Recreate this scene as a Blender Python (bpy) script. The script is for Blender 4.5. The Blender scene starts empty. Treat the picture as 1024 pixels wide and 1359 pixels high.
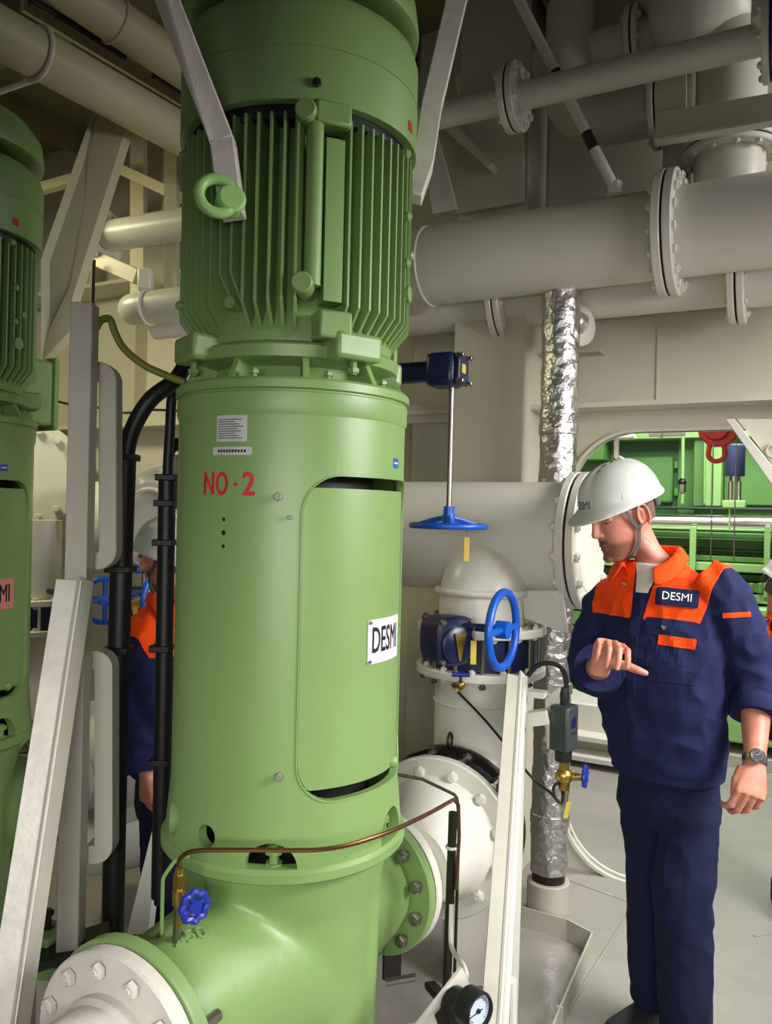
import bpy, bmesh, math, random
from mathutils import Vector, Matrix, noise
from mathutils.bvhtree import BVHTree
random.seed(7)
V3 = Vector
sc = bpy.context.scene
C = sc.collection
# ------------------------------------------------------------------ camera, world, lights, exposure
FPX = 1050.0
ROLL = math.radians(1.3)
CAM = V3((0, 0, 1.68))
RT = V3((math.cos(ROLL), 0, math.sin(ROLL)))
UP = V3((-math.sin(ROLL), 0, math.cos(ROLL)))
FW = V3((0, 1, 0))
cam_d = bpy.data.cameras.new('camera')
cam = bpy.data.objects.new('camera', cam_d)
C.objects.link(cam)
cam_d.sensor_fit = 'VERTICAL'
cam_d.sensor_height = 36.0
cam_d.lens = 36.0 * FPX / 1359.0
cam_d.clip_start = 0.05
cam.matrix_world = Matrix(((RT.x, UP.x, -FW.x, CAM.x), (RT.y, UP.y, -FW.y, CAM.y), (RT.z, UP.z, -FW.z, CAM.z), (0, 0, 0, 1)))
sc.camera = cam
w = bpy.data.worlds.new('world'); sc.world = w
w.use_nodes = True
w.node_tree.nodes['Background'].inputs[0].default_value = (1.0, 0.98, 0.94, 1)
w.node_tree.nodes['Background'].inputs[1].default_value = 0.085


def area(name, loc, aim, sx, sy, power, col=(1, 1, 1), spread=180):
    l = bpy.data.lights.new(name, 'AREA')
    l.shape = 'RECTANGLE'; l.size = sx; l.size_y = sy; l.energy = power; l.color = col; l.spread = math.radians(spread)
    o = bpy.data.objects.new(name, l); C.objects.link(o)
    o.location = loc
    o.rotation_euler = (V3(aim) - V3(loc)).to_track_quat('-Z', 'Y').to_euler()
    return o


area('lamp_right', (2.35, 1.1, 2.3), (0.3, 2.4, 0.6), 1.4, 0.7, 46, (1.0, 0.98, 0.96), 116)
area('fill_front', (-0.15, -0.7, 1.7), (-0.1, 2.2, 0.62), 1.6, 0.5, 11.5, (1.0, 0.98, 0.95), 82)  # unseen fill behind the camera, aimed low so the motor stays dark
area('lamp_pipes', (2.5, 2.4, 3.35), (1.5, 3.1, 2.8), 0.8, 0.3, 9, (1.0, 0.98, 0.94), 150)
area('lamp_aisle', (2.1, 2.4, 2.7), (1.1, 3.0, 0.0), 0.9, 0.35, 18, (1.0, 0.98, 0.94), 130)
area('lamp_left', (-2.3, 3.4, 3.2), (-1.6, 4.4, 1.0), 0.8, 0.4, 22, (1.0, 0.93, 0.58), 160)
area('lamp_engine', (2.6, 5.0, 3.4), (2.4, 6.0, 0.8), 2.6, 0.8, 62, (1.0, 1.0, 0.97))
area('lamp_hall', (1.6, 4.7, 3.0), (1.6, 4.6, 0.0), 1.5, 0.5, 55, (1.0, 1.0, 0.97))
sc.view_settings.view_transform = 'Standard'
sc.view_settings.look = 'None'
sc.view_settings.exposure = 0.12
sc.view_settings.gamma = 1.0
sc.view_settings.use_curve_mapping = False

# ------------------------------------------------------------------ places


def at(px, py, Y):
    """the world point seen at a pixel, at the depth Y"""
    return CAM + RT * ((px - 512) / FPX * Y) - UP * ((py - 679.5) / FPX * Y) + FW * Y


W0 = V3((0.99, 3.75, 0))
U = V3((0.883, -0.469, 0)).normalized()      # along the bulkhead, rightwards
VV = V3((0.469, 0.883, 0)).normalized()      # through the bulkhead, away
Z = V3((0, 0, 1))


def room(s, v, z):
    return W0 + U * s + VV * v + Z * z


def s_of(px, v):
    k = (px - 512) / FPX
    b = W0 + VV * v
    return (k * b.y - b.x) / (U.x - k * U.y)


def pv(px, py, v):
    """the world point of a pixel on the room plane v"""
    d = (RT * ((px - 512) / FPX) - UP * ((py - 679.5) / FPX) + FW)
    t = ((W0 + VV * v) - CAM).dot(VV) / d.dot(VV)
    return CAM + d * t

# ------------------------------------------------------------------ materials


def lin(c):
    return tuple(((x / 255) / 12.92 if x / 255 <= 0.04045 else ((x / 255 + 0.055) / 1.055) ** 2.4) for x in c) + (1,)


def mat(name, rgb, rough=0.45, metal=0.0, bump=0.0, scale=30.0, var=0.06, vscale=3.0, coat=0.0, spec=None, stretch=None):
    m = bpy.data.materials.new(name); m.use_nodes = True
    nt = m.node_tree; p = nt.nodes['Principled BSDF']
    c = lin(rgb)
    p.inputs['Roughness'].default_value = rough
    p.inputs['Metallic'].default_value = metal
    if coat: p.inputs['Coat Weight'].default_value = coat; p.inputs['Coat Roughness'].default_value = 0.15
    if spec is not None: p.inputs['Specular IOR Level'].default_value = spec
    tc = nt.nodes.new('ShaderNodeTexCoord')
    src = tc.outputs['Object']
    if stretch:
        mp = nt.nodes.new('ShaderNodeMapping'); mp.inputs['Scale'].default_value = stretch
        nt.links.new(src, mp.inputs['Vector']); src = mp.outputs['Vector']
    if var:
        n = nt.nodes.new('ShaderNodeTexNoise'); n.inputs['Scale'].default_value = vscale; n.inputs['Detail'].default_value = 4
        nt.links.new(src, n.inputs['Vector'])
        r = nt.nodes.new('ShaderNodeValToRGB')
        r.color_ramp.elements[0].position = 0.3; r.color_ramp.elements[1].position = 0.7
        r.color_ramp.elements[0].color = tuple(x * (1 - var) for x in c[:3]) + (1,)
        r.color_ramp.elements[1].color = tuple(min(1, x * (1 + var)) for x in c[:3]) + (1,)
        nt.links.new(n.outputs['Fac'], r.inputs['Fac']); nt.links.new(r.outputs['Color'], p.inputs['Base Color'])
    else:
        p.inputs['Base Color'].default_value = c
    if bump:
        n2 = nt.nodes.new('ShaderNodeTexNoise'); n2.inputs['Scale'].default_value = scale; n2.inputs['Detail'].default_value = 3
        nt.links.new(src, n2.inputs['Vector'])
        b = nt.nodes.new('ShaderNodeBump'); b.inputs['Strength'].default_value = bump; b.inputs['Distance'].default_value = 0.01
        nt.links.new(n2.outputs['Fac'], b.inputs['Height']); nt.links.new(b.outputs['Normal'], p.inputs['Normal'])
    return m


M = {}
M['green'] = mat('green_paint', (121, 152, 90), 0.4, bump=0.06, scale=14, var=0.05)
M['cast_green'] = mat('cast_green_paint', (121, 152, 90), 0.4, bump=0.13, scale=22, var=0.06)
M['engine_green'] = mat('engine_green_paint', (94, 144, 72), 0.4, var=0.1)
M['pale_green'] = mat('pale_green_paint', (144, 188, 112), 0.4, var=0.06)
M['dark_green'] = mat('shade_green', (46, 96, 52), 0.45, var=0.1)  # dark copy of the green for shaded recess and gaps
M['white'] = mat('white_pipe_paint', (214, 211, 200), 0.33, bump=0.05, scale=12, var=0.03)
M['white_worn'] = mat('worn_white_paint', (206, 200, 190), 0.4, bump=0.2, scale=35, var=0.09, vscale=9)
M['wall'] = mat('bulkhead_paint', (204, 199, 180), 0.4, bump=0.06, scale=6, var=0.05, vscale=1.5)
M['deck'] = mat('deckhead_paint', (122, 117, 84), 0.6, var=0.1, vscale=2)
M['beam'] = mat('warm_cast_beam_paint', (188, 181, 148), 0.45, bump=0.05, scale=10, var=0.05)  # yellow cast of the upper left light mixed into this colour
M['steel_grey'] = mat('grey_steel_paint', (178, 174, 160), 0.4, bump=0.1, scale=25, var=0.06, vscale=5)
M['navy'] = mat('navy_enamel', (22, 30, 66), 0.35, bump=0.1, scale=60)
M['blue'] = mat('blue_handwheel_paint', (14, 82, 186), 0.35, var=0.08, vscale=8)
M['royal'] = mat('dark_blue_handle', (26, 44, 140), 0.35)
M['black'] = mat('black_rubber', (14, 14, 16), 0.5, bump=0.1, scale=40)
M['gasket'] = mat('black_gasket', (16, 18, 26), 0.6)
M['steel'] = mat('bare_steel', (150, 146, 138), 0.35, metal=1.0, var=0.1, vscale=20)
M['bright_steel'] = mat('bright_steel', (200, 198, 192), 0.22, metal=1.0, var=0.06)
M['dark_steel'] = mat('dark_steel', (60, 56, 50), 0.4, metal=0.8)
M['copper'] = mat('copper_tube', (140, 100, 70), 0.35, metal=1.0, var=0.15, vscale=14)
M['brass'] = mat('brass', (170, 140, 70), 0.35, metal=0.9, var=0.12, vscale=20)
M['yellow'] = mat('yellow_tag', (196, 168, 60), 0.5, var=0.1, vscale=12)
M['yellow_sticker'] = mat('yellow_sticker', (226, 204, 16), 0.5)
M['red_paint'] = mat('red_stencil_paint', (196, 34, 50), 0.6, var=0.2, vscale=40)
M['red'] = mat('red_enamel', (178, 26, 34), 0.45, var=0.15, vscale=20)
M['plate'] = mat('printed_plate', (206, 206, 210), 0.4, var=0.03)
M['alu_plate'] = mat('aluminium_plate', (196, 196, 194), 0.42, metal=0.1, var=0.08, vscale=30)
M['pink_plate'] = mat('pink_printed_plate', (206, 130, 122), 0.5, var=0.08, vscale=20)
M['ink'] = mat('black_ink', (20, 22, 30), 0.5, var=0)
M['white_ink'] = mat('white_thread', (232, 232, 230), 0.6, var=0)
M['blue_sticker'] = mat('blue_sticker', (28, 84, 176), 0.4)
M['cable_green'] = mat('green_yellow_cable', (120, 122, 50), 0.5, var=0.1, vscale=10)
M['box_grey'] = mat('dark_grey_plastic', (52, 56, 58), 0.45, bump=0.05, scale=50)
M['blue_grey'] = mat('blue_grey_plastic', (50, 60, 92), 0.5)
M['dial'] = mat('gauge_dial', (188, 200, 216), 0.4, var=0.05)
M['cloth_navy'] = mat('navy_cotton', (27, 33, 70), 0.85, bump=0.25, scale=220, var=0.1, vscale=7, spec=0.2)
M['cloth_trouser'] = mat('dark_navy_cotton', (21, 27, 55), 0.85, bump=0.25, scale=220, var=0.1, vscale=7, spec=0.2)
M['cloth_orange'] = mat('orange_cotton', (240, 74, 10), 0.8, bump=0.25, scale=220, var=0.07, vscale=8, spec=0.2)
M['shirt'] = mat('white_cotton', (214, 210, 204), 0.85, bump=0.2, scale=150, spec=0.2)
M['helmet'] = mat('white_helmet_plastic', (196, 196, 190), 0.35, var=0.02)
M['strap'] = mat('grey_webbing', (72, 76, 76), 0.8, bump=0.3, scale=200)
M['shoe'] = mat('black_leather', (26, 26, 32), 0.6, bump=0.2, scale=80)
M['sole'] = mat('black_sole', (38, 38, 44), 0.7)
M['watch_steel'] = mat('watch_steel', (160, 156, 146), 0.3, metal=0.9)
M['eye'] = mat('eye_white', (220, 212, 204), 0.2, var=0)
M['iris'] = mat('iris_dark', (40, 34, 30), 0.2, var=0)
M['hair'] = mat('short_brown_hair', (96, 74, 60), 0.8, bump=0.5, scale=200)


def floor_mat():
    m = mat('painted_deck_floor', (152, 148, 141), 0.2, bump=0.0, var=0.07, vscale=1.1)
    nt = m.node_tree; p = nt.nodes['Principled BSDF']
    tc = nt.nodes['Texture Coordinate']
    n = nt.nodes.new('ShaderNodeTexNoise'); n.inputs['Scale'].default_value = 3.2; n.inputs['Detail'].default_value = 5
    nt.links.new(tc.outputs['Object'], n.inputs['Vector'])
    b = nt.nodes.new('ShaderNodeBump'); b.inputs['Strength'].default_value = 0.6; b.inputs['Distance'].default_value = 0.03
    nt.links.new(n.outputs['Fac'], b.inputs['Height']); nt.links.new(b.outputs['Normal'], p.inputs['Normal'])
    n2 = nt.nodes.new('ShaderNodeTexNoise'); n2.inputs['Scale'].default_value = 5.0; n2.inputs['Detail'].default_value = 6
    nt.links.new(tc.outputs['Object'], n2.inputs['Vector'])
    mr = nt.nodes.new('ShaderNodeMapRange'); mr.inputs['From Min'].default_value = 0.35; mr.inputs['From Max'].default_value = 0.65
    mr.inputs['To Min'].default_value = 0.08; mr.inputs['To Max'].default_value = 0.3
    nt.links.new(n2.outputs['Fac'], mr.inputs['Value']); nt.links.new(mr.outputs['Result'], p.inputs['Roughness'])
    return m


M['floor'] = floor_mat()


def foil_mat():
    m = bpy.data.materials.new('aluminium_foil'); m.use_nodes = True
    nt = m.node_tree; p = nt.nodes['Principled BSDF']
    p.inputs['Base Color'].default_value = lin((206, 204, 200)); p.inputs['Metallic'].default_value = 0.95; p.inputs['Roughness'].default_value = 0.3
    tc = nt.nodes.new('ShaderNodeTexCoord')
    v = nt.nodes.new('ShaderNodeTexVoronoi'); v.inputs['Scale'].default_value = 26; v.feature = 'F1'
    n = nt.nodes.new('ShaderNodeTexNoise'); n.inputs['Scale'].default_value = 42; n.inputs['Detail'].default_value = 5
    nt.links.new(tc.outputs['Object'], v.inputs['Vector']); nt.links.new(tc.outputs['Object'], n.inputs['Vector'])
    a = nt.nodes.new('ShaderNodeMath'); a.operation = 'ADD'
    nt.links.new(v.outputs['Distance'], a.inputs[0]); nt.links.new(n.outputs['Fac'], a.inputs[1])
    b = nt.nodes.new('ShaderNodeBump'); b.inputs['Strength'].default_value = 0.55; b.inputs['Distance'].default_value = 0.012
    nt.links.new(a.outputs[0], b.inputs['Height']); nt.links.new(b.outputs['Normal'], p.inputs['Normal'])
    return m


M['foil'] = foil_mat()


def skin_mat():
    m = bpy.data.materials.new('skin'); m.use_nodes = True
    nt = m.node_tree; p = nt.nodes['Principled BSDF']
    p.inputs['Roughness'].default_value = 0.5
    p.inputs['Subsurface Weight'].default_value = 0.08
    p.inputs['Subsurface Radius'].default_value = (0.012, 0.004, 0.002)
    tc = nt.nodes.new('ShaderNodeTexCoord')
    n = nt.nodes.new('ShaderNodeTexNoise'); n.inputs['Scale'].default_value = 28; n.inputs['Detail'].default_value = 4
    nt.links.new(tc.outputs['Object'], n.inputs['Vector'])
    r = nt.nodes.new('ShaderNodeValToRGB')
    r.color_ramp.elements[0].position = 0.3; r.color_ramp.elements[1].position = 0.7
    r.color_ramp.elements[0].color = lin((186, 116, 96)); r.color_ramp.elements[1].color = lin((212, 142, 120))
    nt.links.new(n.outputs['Fac'], r.inputs['Fac'])
    prev = r.outputs['Color']
    for att, col, k in (('stubble', (96, 60, 46), 0.8), ('lip', (150, 78, 70), 0.8), ('brow', (96, 62, 48), 0.85)):
        a = nt.nodes.new('ShaderNodeAttribute'); a.attribute_name = att
        mu = nt.nodes.new('ShaderNodeMath'); mu.operation = 'MULTIPLY'; mu.inputs[1].default_value = k
        nt.links.new(a.outputs['Fac'], mu.inputs[0])
        mx = nt.nodes.new('ShaderNodeMixRGB'); mx.inputs[2].default_value = lin(col)
        nt.links.new(mu.outputs[0], mx.inputs[0]); nt.links.new(prev, mx.inputs[1])
        prev = mx.outputs[0]
    nt.links.new(prev, p.inputs['Base Color'])
    b = nt.nodes.new('ShaderNodeBump'); b.inputs['Strength'].default_value = 0.12; b.inputs['Distance'].default_value = 0.004
    n3 = nt.nodes.new('ShaderNodeTexNoise'); n3.inputs['Scale'].default_value = 120
    nt.links.new(tc.outputs['Object'], n3.inputs['Vector'])
    nt.links.new(n3.outputs['Fac'], b.inputs['Height']); nt.links.new(b.outputs['Normal'], p.inputs['Normal'])
    return m


M['skin'] = skin_mat()

# ------------------------------------------------------------------ mesh helpers


def frame(axis):
    a = V3(axis).normalized()
    h = V3((0, 0, 1)) if abs(a.z) < 0.95 else V3((1, 0, 0))
    x = h.cross(a).normalized(); y = a.cross(x).normalized()
    return x, y, a


class MB:
    def __init__(self): self.bm = bmesh.new()

    def ring(self, pts): return [self.bm.verts.new(p) for p in pts]

    def bridge(self, a, b, close=True):
        n = len(a)
        for i in range(n if close else n - 1):
            j = (i + 1) % n
            try: self.bm.faces.new((a[i], a[j], b[j], b[i]))
            except ValueError: pass

    def cap(self, r, flip=False):
        try: self.bm.faces.new(r[::-1] if flip else r)
        except ValueError: pass

    def obox(self, c, ax, ay, az, sx, sy, sz):
        c = V3(c); ax = V3(ax) * sx / 2; ay = V3(ay) * sy / 2; az = V3(az) * sz / 2
        lo = self.ring([c - ax - ay - az, c + ax - ay - az, c + ax + ay - az, c - ax + ay - az])
        hi = self.ring([c - ax - ay + az, c + ax - ay + az, c + ax + ay + az, c - ax + ay + az])
        self.cap(lo, True); self.cap(hi); self.bridge(lo, hi)
        return self

    def box(self, c, s): return self.obox(c, (1, 0, 0), (0, 1, 0), (0, 0, 1), *s)

    def rbox(self, c, s): return self.obox(c, U, VV, Z, *s)          # box along the room's axes

    def bar(self, a, b, wd, th, side=None):
        """a rectangular bar from a to b; side = direction of its width"""
        a = V3(a); b = V3(b); d = (b - a)
        ax = V3(side) if side is not None else frame(d)[0]
        dn = d.normalized(); ax = (ax - dn * ax.dot(dn)).normalized(); ay = dn.cross(ax)
        return self.obox((a + b) / 2, ax, ay, dn, wd, th, d.length)

    def tube(self, path, r, seg=20, cap=True, rs=None):
        path = [V3(p) for p in path]; n = len(path); prev = None; x = None
        for i, p in enumerate(path):
            t = (path[min(i + 1, n - 1)] - path[max(i - 1, 0)]).normalized()
            if x is None: x = frame(t)[0]
            x = (x - t * x.dot(t)).normalized(); y = t.cross(x)
            rr = rs[i] if rs else r
            rg = self.ring([p + (x * math.cos(2 * math.pi * k / seg) + y * math.sin(2 * math.pi * k / seg)) * rr for k in range(seg)])
            if prev: self.bridge(prev, rg)
            elif cap: self.cap(rg, True)
            prev = rg
        if cap: self.cap(prev)
        return self

    def lathe(self, prof, o, axis, seg=48, closed=False):
        x, y, a = frame(axis); o = V3(o)
        rings = [self.ring([o + a * z + (x * math.cos(2 * math.pi * k / seg) + y * math.sin(2 * math.pi * k / seg)) * max(r, 1e-4) for k in range(seg)]) for r, z in prof]
        for i in range(len(rings) - 1): self.bridge(rings[i], rings[i + 1])
        if closed: self.bridge(rings[-1], rings[0])
        else: self.cap(rings[0], True); self.cap(rings[-1])
        return self

    def ringplate(self, o, axis, R, r, t, seg=48, bev=0.004):
        return self.lathe([(r, -t / 2), (R - bev, -t / 2), (R, -t / 2 + bev), (R, t / 2 - bev), (R - bev, t / 2), (r, t / 2)], o, axis, seg, True)

    def torus(self, o, axis, R, r, seg=48, s2=12):
        return self.lathe([(R + r * math.cos(2 * math.pi * k / s2), r * math.sin(2 * math.pi * k / s2)) for k in range(s2)], o, axis, seg, True)

    def prism(self, pts, d):
        pts = [V3(p) for p in pts]; d = V3(d)
        a = self.ring(pts); b = self.ring([p + d for p in pts])
        self.cap(a, True); self.cap(b); self.bridge(a, b)
        return self

    def loft(self, secs, seg=24, p=2.0):
        """secs: (centre, half-axis vector x, half-axis vector y)"""
        prev = None
        for c, ax, ay in secs:
            pts = []
            for k in range(seg):
                t = 2 * math.pi * k / seg; ct, st = math.cos(t), math.sin(t)
                pts.append(V3(c) + V3(ax) * math.copysign(abs(ct) ** (2 / p), ct) + V3(ay) * math.copysign(abs(st) ** (2 / p), st))
            rg = self.ring(pts)
            if prev: self.bridge(prev, rg)
            else: self.cap(rg, True)
            prev = rg
        self.cap(prev)
        return self

    def ball(self, c, rx, ry=None, rz=None, axes=None, seg=20):
        ry = ry or rx; rz = rz or rx
        ax, ay, az = axes or (V3((1, 0, 0)), V3((0, 1, 0)), V3((0, 0, 1)))
        n = seg // 2
        self.loft([(V3(c) + V3(az) * rz * -math.cos(math.pi * k / n), V3(ax) * max(1e-4, rx * math.sin(math.pi * k / n)), V3(ay) * max(1e-4, ry * math.sin(math.pi * k / n))) for k in range(n + 1)], seg)
        return self

    def patch(self, R0, R1, a0, a1, z0, z1, n=24, o=(0, 0, 0)):
        """a curved plate on a vertical cylinder about o, between two azimuths"""
        prev = None; first = None
        for i in range(n + 1):
            a = a0 + (a1 - a0) * i / n; d = V3((math.sin(a), -math.cos(a), 0)); c = V3(o)
            rg = self.ring([c + d * R0 + Z * z0, c + d * R1 + Z * z0, c + d * R1 + Z * z1, c + d * R0 + Z * z1])
            if prev: self.bridge(prev, rg)
            else: self.cap(rg, True)
            prev = rg
        self.cap(prev)
        return self

    def mesh(self, name, sharp=35):
        bmesh.ops.recalc_face_normals(self.bm, faces=self.bm.faces)
        me = bpy.data.meshes.new(name); self.bm.to_mesh(me); self.bm.free()
        if len(me.polygons):
            me.polygons.foreach_set('use_smooth', [True] * len(me.polygons))
            me.set_sharp_from_angle(angle=math.radians(sharp))
        return me


ORIG = {}


def wpos(o): return ORIG.get(o.name, V3((0, 0, 0)))


def link(name, me, material, parent=None, loc=None, bevel=0):
    """one mesh object; mesh given in world coordinates, stored about its thing's origin"""
    base = wpos(parent) if parent else (V3(loc) if loc is not None else None)
    if base is None:
        xs = [v.co for v in me.vertices]
        lo = V3((min(c.x for c in xs), min(c.y for c in xs), min(c.z for c in xs))); hi = V3((max(c.x for c in xs), max(c.y for c in xs), max(c.z for c in xs)))
        base = V3(((lo.x + hi.x) / 2, (lo.y + hi.y) / 2, lo.z))
    me.transform(Matrix.Translation(-base))
    o = bpy.data.objects.new(name, me); C.objects.link(o)
    if material is not None: me.materials.append(material)
    if parent: o.parent = parent
    else: o.location = base
    ORIG[o.name] = base
    if bevel:
        b = o.modifiers.new('bevel', 'BEVEL'); b.width = bevel; b.segments = 2; b.limit_method = 'ANGLE'
    return o


def obj(name, mb, material, parent=None, loc=None, bevel=0, sharp=35):
    return link(name, mb.mesh(name, sharp), material, parent, loc, bevel)


def tag(o, label=None, cat=None, group=None, kind=None):
    if label: o['label'] = label
    if cat: o['category'] = cat
    if group: o['group'] = group
    if kind: o['kind'] = kind
    return o


def thing(name, label, cat, loc, group=None):
    o = bpy.data.objects.new(name, None); C.objects.link(o)
    o.empty_display_size = 0.1
    o.location = loc; ORIG[o.name] = V3(loc)
    return tag(o, label, cat, group)


def struct(name, mb, material, bevel=0): return tag(obj(name, mb, material, bevel=bevel), kind='structure')


def copy_tree(o, parent=None, off=None):
    c = o.copy(); C.objects.link(c); c.parent = parent
    if off is not None: c.location = o.location + off
    ORIG[c.name] = (ORIG.get(o.name, V3((0, 0, 0))) + off) if off is not None else (ORIG[parent.name] if parent else ORIG.get(o.name))
    for ch in list(o.children): copy_tree(ch, c)
    return c


def fillet(pts, r, n=8):
    pts = [V3(p) for p in pts]; out = [pts[0]]
    for i in range(1, len(pts) - 1):
        a, b, c = pts[i - 1], pts[i], pts[i + 1]
        u = (a - b); v = (c - b); ang = u.angle(v)
        rr = r[i - 1] if isinstance(r, (list, tuple)) else r
        if ang > math.pi - 0.02: out.append(b); continue
        d = min(rr / math.tan(ang / 2), u.length * 0.499, v.length * 0.499)
        p, q = b + u.normalized() * d, b + v.normalized() * d
        rad = d * math.tan(ang / 2)
        ctr = b + (u.normalized() + v.normalized()).normalized() * (rad / math.sin(ang / 2))
        e1 = (p - ctr); e2 = (q - ctr); tot = e1.angle(e2)
        for k in range(n + 1):
            t = k / n
            out.append(ctr + (e1 * math.sin((1 - t) * tot) + e2 * math.sin(t * tot)) / math.sin(tot))
    out.append(pts[-1])
    return out


def spline(pts, n=8):
    P = [V3(p) for p in pts]; out = []
    for i in range(len(P) - 1):
        p0 = P[max(i - 1, 0)]; p1 = P[i]; p2 = P[i + 1]; p3 = P[min(i + 2, len(P) - 1)]
        for k in range(n):
            t = k / n
            out.append(0.5 * ((2 * p1) + (p2 - p0) * t + (2 * p0 - 5 * p1 + 4 * p2 - p3) * t * t + (3 * p1 - p0 - 3 * p2 + p3) * t ** 3))
    out.append(P[-1])
    return out


BOLT = {}


def bolt_mesh(r, ln, head=0.8):
    """a hexagon bolt along Z, heads at both ends of a stud of the length ln"""
    k = (round(r, 4), round(ln, 4))
    if k not in BOLT:
        mb = MB()
        h = r * head
        mb.lathe([(r * 0.8, -ln / 2 - h), (r, -ln / 2 - h * 0.8), (r, -ln / 2)], (0, 0, 0), Z, 6)
        mb.lathe([(r, ln / 2), (r, ln / 2 + h * 0.8), (r * 0.8, ln / 2 + h)], (0, 0, 0), Z, 6)
        mb.lathe([(r * 0.55, -ln / 2 - h * 1.3), (r * 0.55, ln / 2 + h * 1.3)], (0, 0, 0), Z, 8)
        BOLT[k] = mb.mesh('bolt', 30)
    return BOLT[k]


def bolt(parent, c, axis, r=0.012, ln=0.04, material=None, name='bolt'):
    me = bolt_mesh(r, ln)
    if material is not None:
        key = (me.name, material.name)
        if key not in BOLT:
            m2 = me.copy(); m2.materials.clear(); m2.materials.append(material); BOLT[key] = m2
        me = BOLT[key]
    o = bpy.data.objects.new(name, me); C.objects.link(o)
    o.parent = parent
    o.location = V3(c) - wpos(parent)
    o.rotation_euler = V3(axis).to_track_quat('Z', 'Y').to_euler()
    ORIG[o.name] = wpos(parent)
    return o


def flange(t, c, axis, R, r, th=0.03, nb=12, material=None, gap=0.008, bolt_r=0.014, pair=True, bolt_mat=None, phase=0.5, gasket_mat=None):
    material = material or M['white']
    x, y, a = frame(axis); c = V3(c)
    off = (th + gap) / 2 if pair else 0
    f = obj('flange', MB().ringplate(c - a * off, a, R, r, th), material, t)
    if pair:
        obj('flange', MB().ringplate(c + a * off, a, R, r, th), material, t)
        obj('gasket', MB().ringplate(c, a, R - 0.006, r, gap * 1.02), gasket_mat or M['gasket'], t)
    ln = th * 2 + gap if pair else th
    for k in range(nb):
        g = 2 * math.pi * (k + phase) / nb
        bolt(f, c + (x * math.cos(g) + y * math.sin(g)) * (R * 0.5 + max(r, R * 0.6) * 0.5 + R * 0.03), a, bolt_r, ln, bolt_mat or material)
    return f


def pipe(t, path, r, material=None, seg=28, name='pipe_body'):
    return obj(name, MB().tube(path, r, seg), material or M['white'], t)


def text_mesh(s, size, extrude=0.0, bold=0.0, heavy=0.0):
    cu = bpy.data.curves.new('lettering', 'FONT'); cu.body = s; cu.size = size; cu.align_x = 'CENTER'; cu.align_y = 'CENTER'; cu.extrude = extrude; cu.offset = size * bold
    cu.resolution_u = 3
    o = bpy.data.objects.new('lettering', cu); C.objects.link(o)
    dg = bpy.context.evaluated_depsgraph_get(); dg.update()
    me = bpy.data.meshes.new_from_object(o.evaluated_get(dg))
    bpy.data.objects.remove(o); bpy.data.curves.remove(cu)
    bm = bmesh.new(); bm.from_mesh(me)
    bmesh.ops.triangulate(bm, faces=bm.faces)
    bmesh.ops.subdivide_edges(bm, edges=[e for e in bm.edges if e.calc_length() > size * 0.3], cuts=2, use_grid_fill=False)
    bmesh.ops.triangulate(bm, faces=bm.faces)
    if heavy:      # thicker strokes: the outline again, a little to either side
        first = bm.faces[:]
        for dx, dy in ((-1, 0), (1, 0), (0, -0.6), (0, 0.6)):
            nf = []
            for f in first: nf.append(bm.faces.new([bm.verts.new(v.co) for v in f.verts]))
            bmesh.ops.translate(bm, vec=(dx * size * heavy, dy * size * heavy, (dx + dy * 0.7) * 0.00003), verts=list({v for f in nf for v in f.verts}))
    bm.to_mesh(me); bm.free(); me.materials.clear()
    return me


def bvh_of(o):
    """a search tree over an object's mesh in world coordinates"""
    dg = bpy.context.evaluated_depsgraph_get(); dg.update()
    bm = bmesh.new(); ev = o.evaluated_get(dg); me = ev.to_mesh()
    bm.from_mesh(me); ev.to_mesh_clear()
    bmesh.ops.transform(bm, matrix=Matrix.Translation(wpos(o)), verts=bm.verts)
    t = BVHTree.FromBMesh(bm); bm.free()
    return t


def conform(me, o, xd, yd, bvh, lift, wx=1.0, wy=1.0):
    """lay a flat mesh (its x, y along xd, yd about o) onto a surface"""
    xd = V3(xd).normalized(); yd = V3(yd).normalized(); n = xd.cross(yd).normalized()
    for v in me.vertices:
        p = V3(o) + xd * v.co.x * wx + yd * v.co.y * wy
        h = bvh.ray_cast(p + n * 0.15, -n, 0.4)
        q = h[0] if h[0] is not None else p
        v.co = q + n * (lift + v.co.z)
    me.update()
    return me


def plate_mesh(wd, ht, th, nx=10, ny=6, rad=0.0):
    """a flat plate as a grid with a rounded outline, centred"""
    bm = bmesh.new()
    def cl(x, y):
        ax, ay = abs(x) - (wd / 2 - rad), abs(y) - (ht / 2 - rad)
        if ax > 0 and ay > 0 and rad > 0:
            l = math.hypot(ax, ay)
            mx = max(ax, ay)
            if l > 0: ax, ay = ax / l * mx, ay / l * mx
            x = math.copysign(wd / 2 - rad + ax, x); y = math.copysign(ht / 2 - rad + ay, y)
        return x, y
    g = [[bm.verts.new((*cl(-wd / 2 + wd * i / nx, -ht / 2 + ht * j / ny), 0)) for i in range(nx + 1)] for j in range(ny + 1)]
    for j in range(ny):
        for i in range(nx): bm.faces.new((g[j][i], g[j][i + 1], g[j + 1][i + 1], g[j + 1][i]))
    r = bmesh.ops.extrude_face_region(bm, geom=bm.faces[:])
    for e in r['geom']:
        if isinstance(e, bmesh.types.BMVert): e.co.z += th
    bmesh.ops.recalc_face_normals(bm, faces=bm.faces)
    me = bpy.data.meshes.new('plate'); bm.to_mesh(me); bm.free()
    return me


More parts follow.
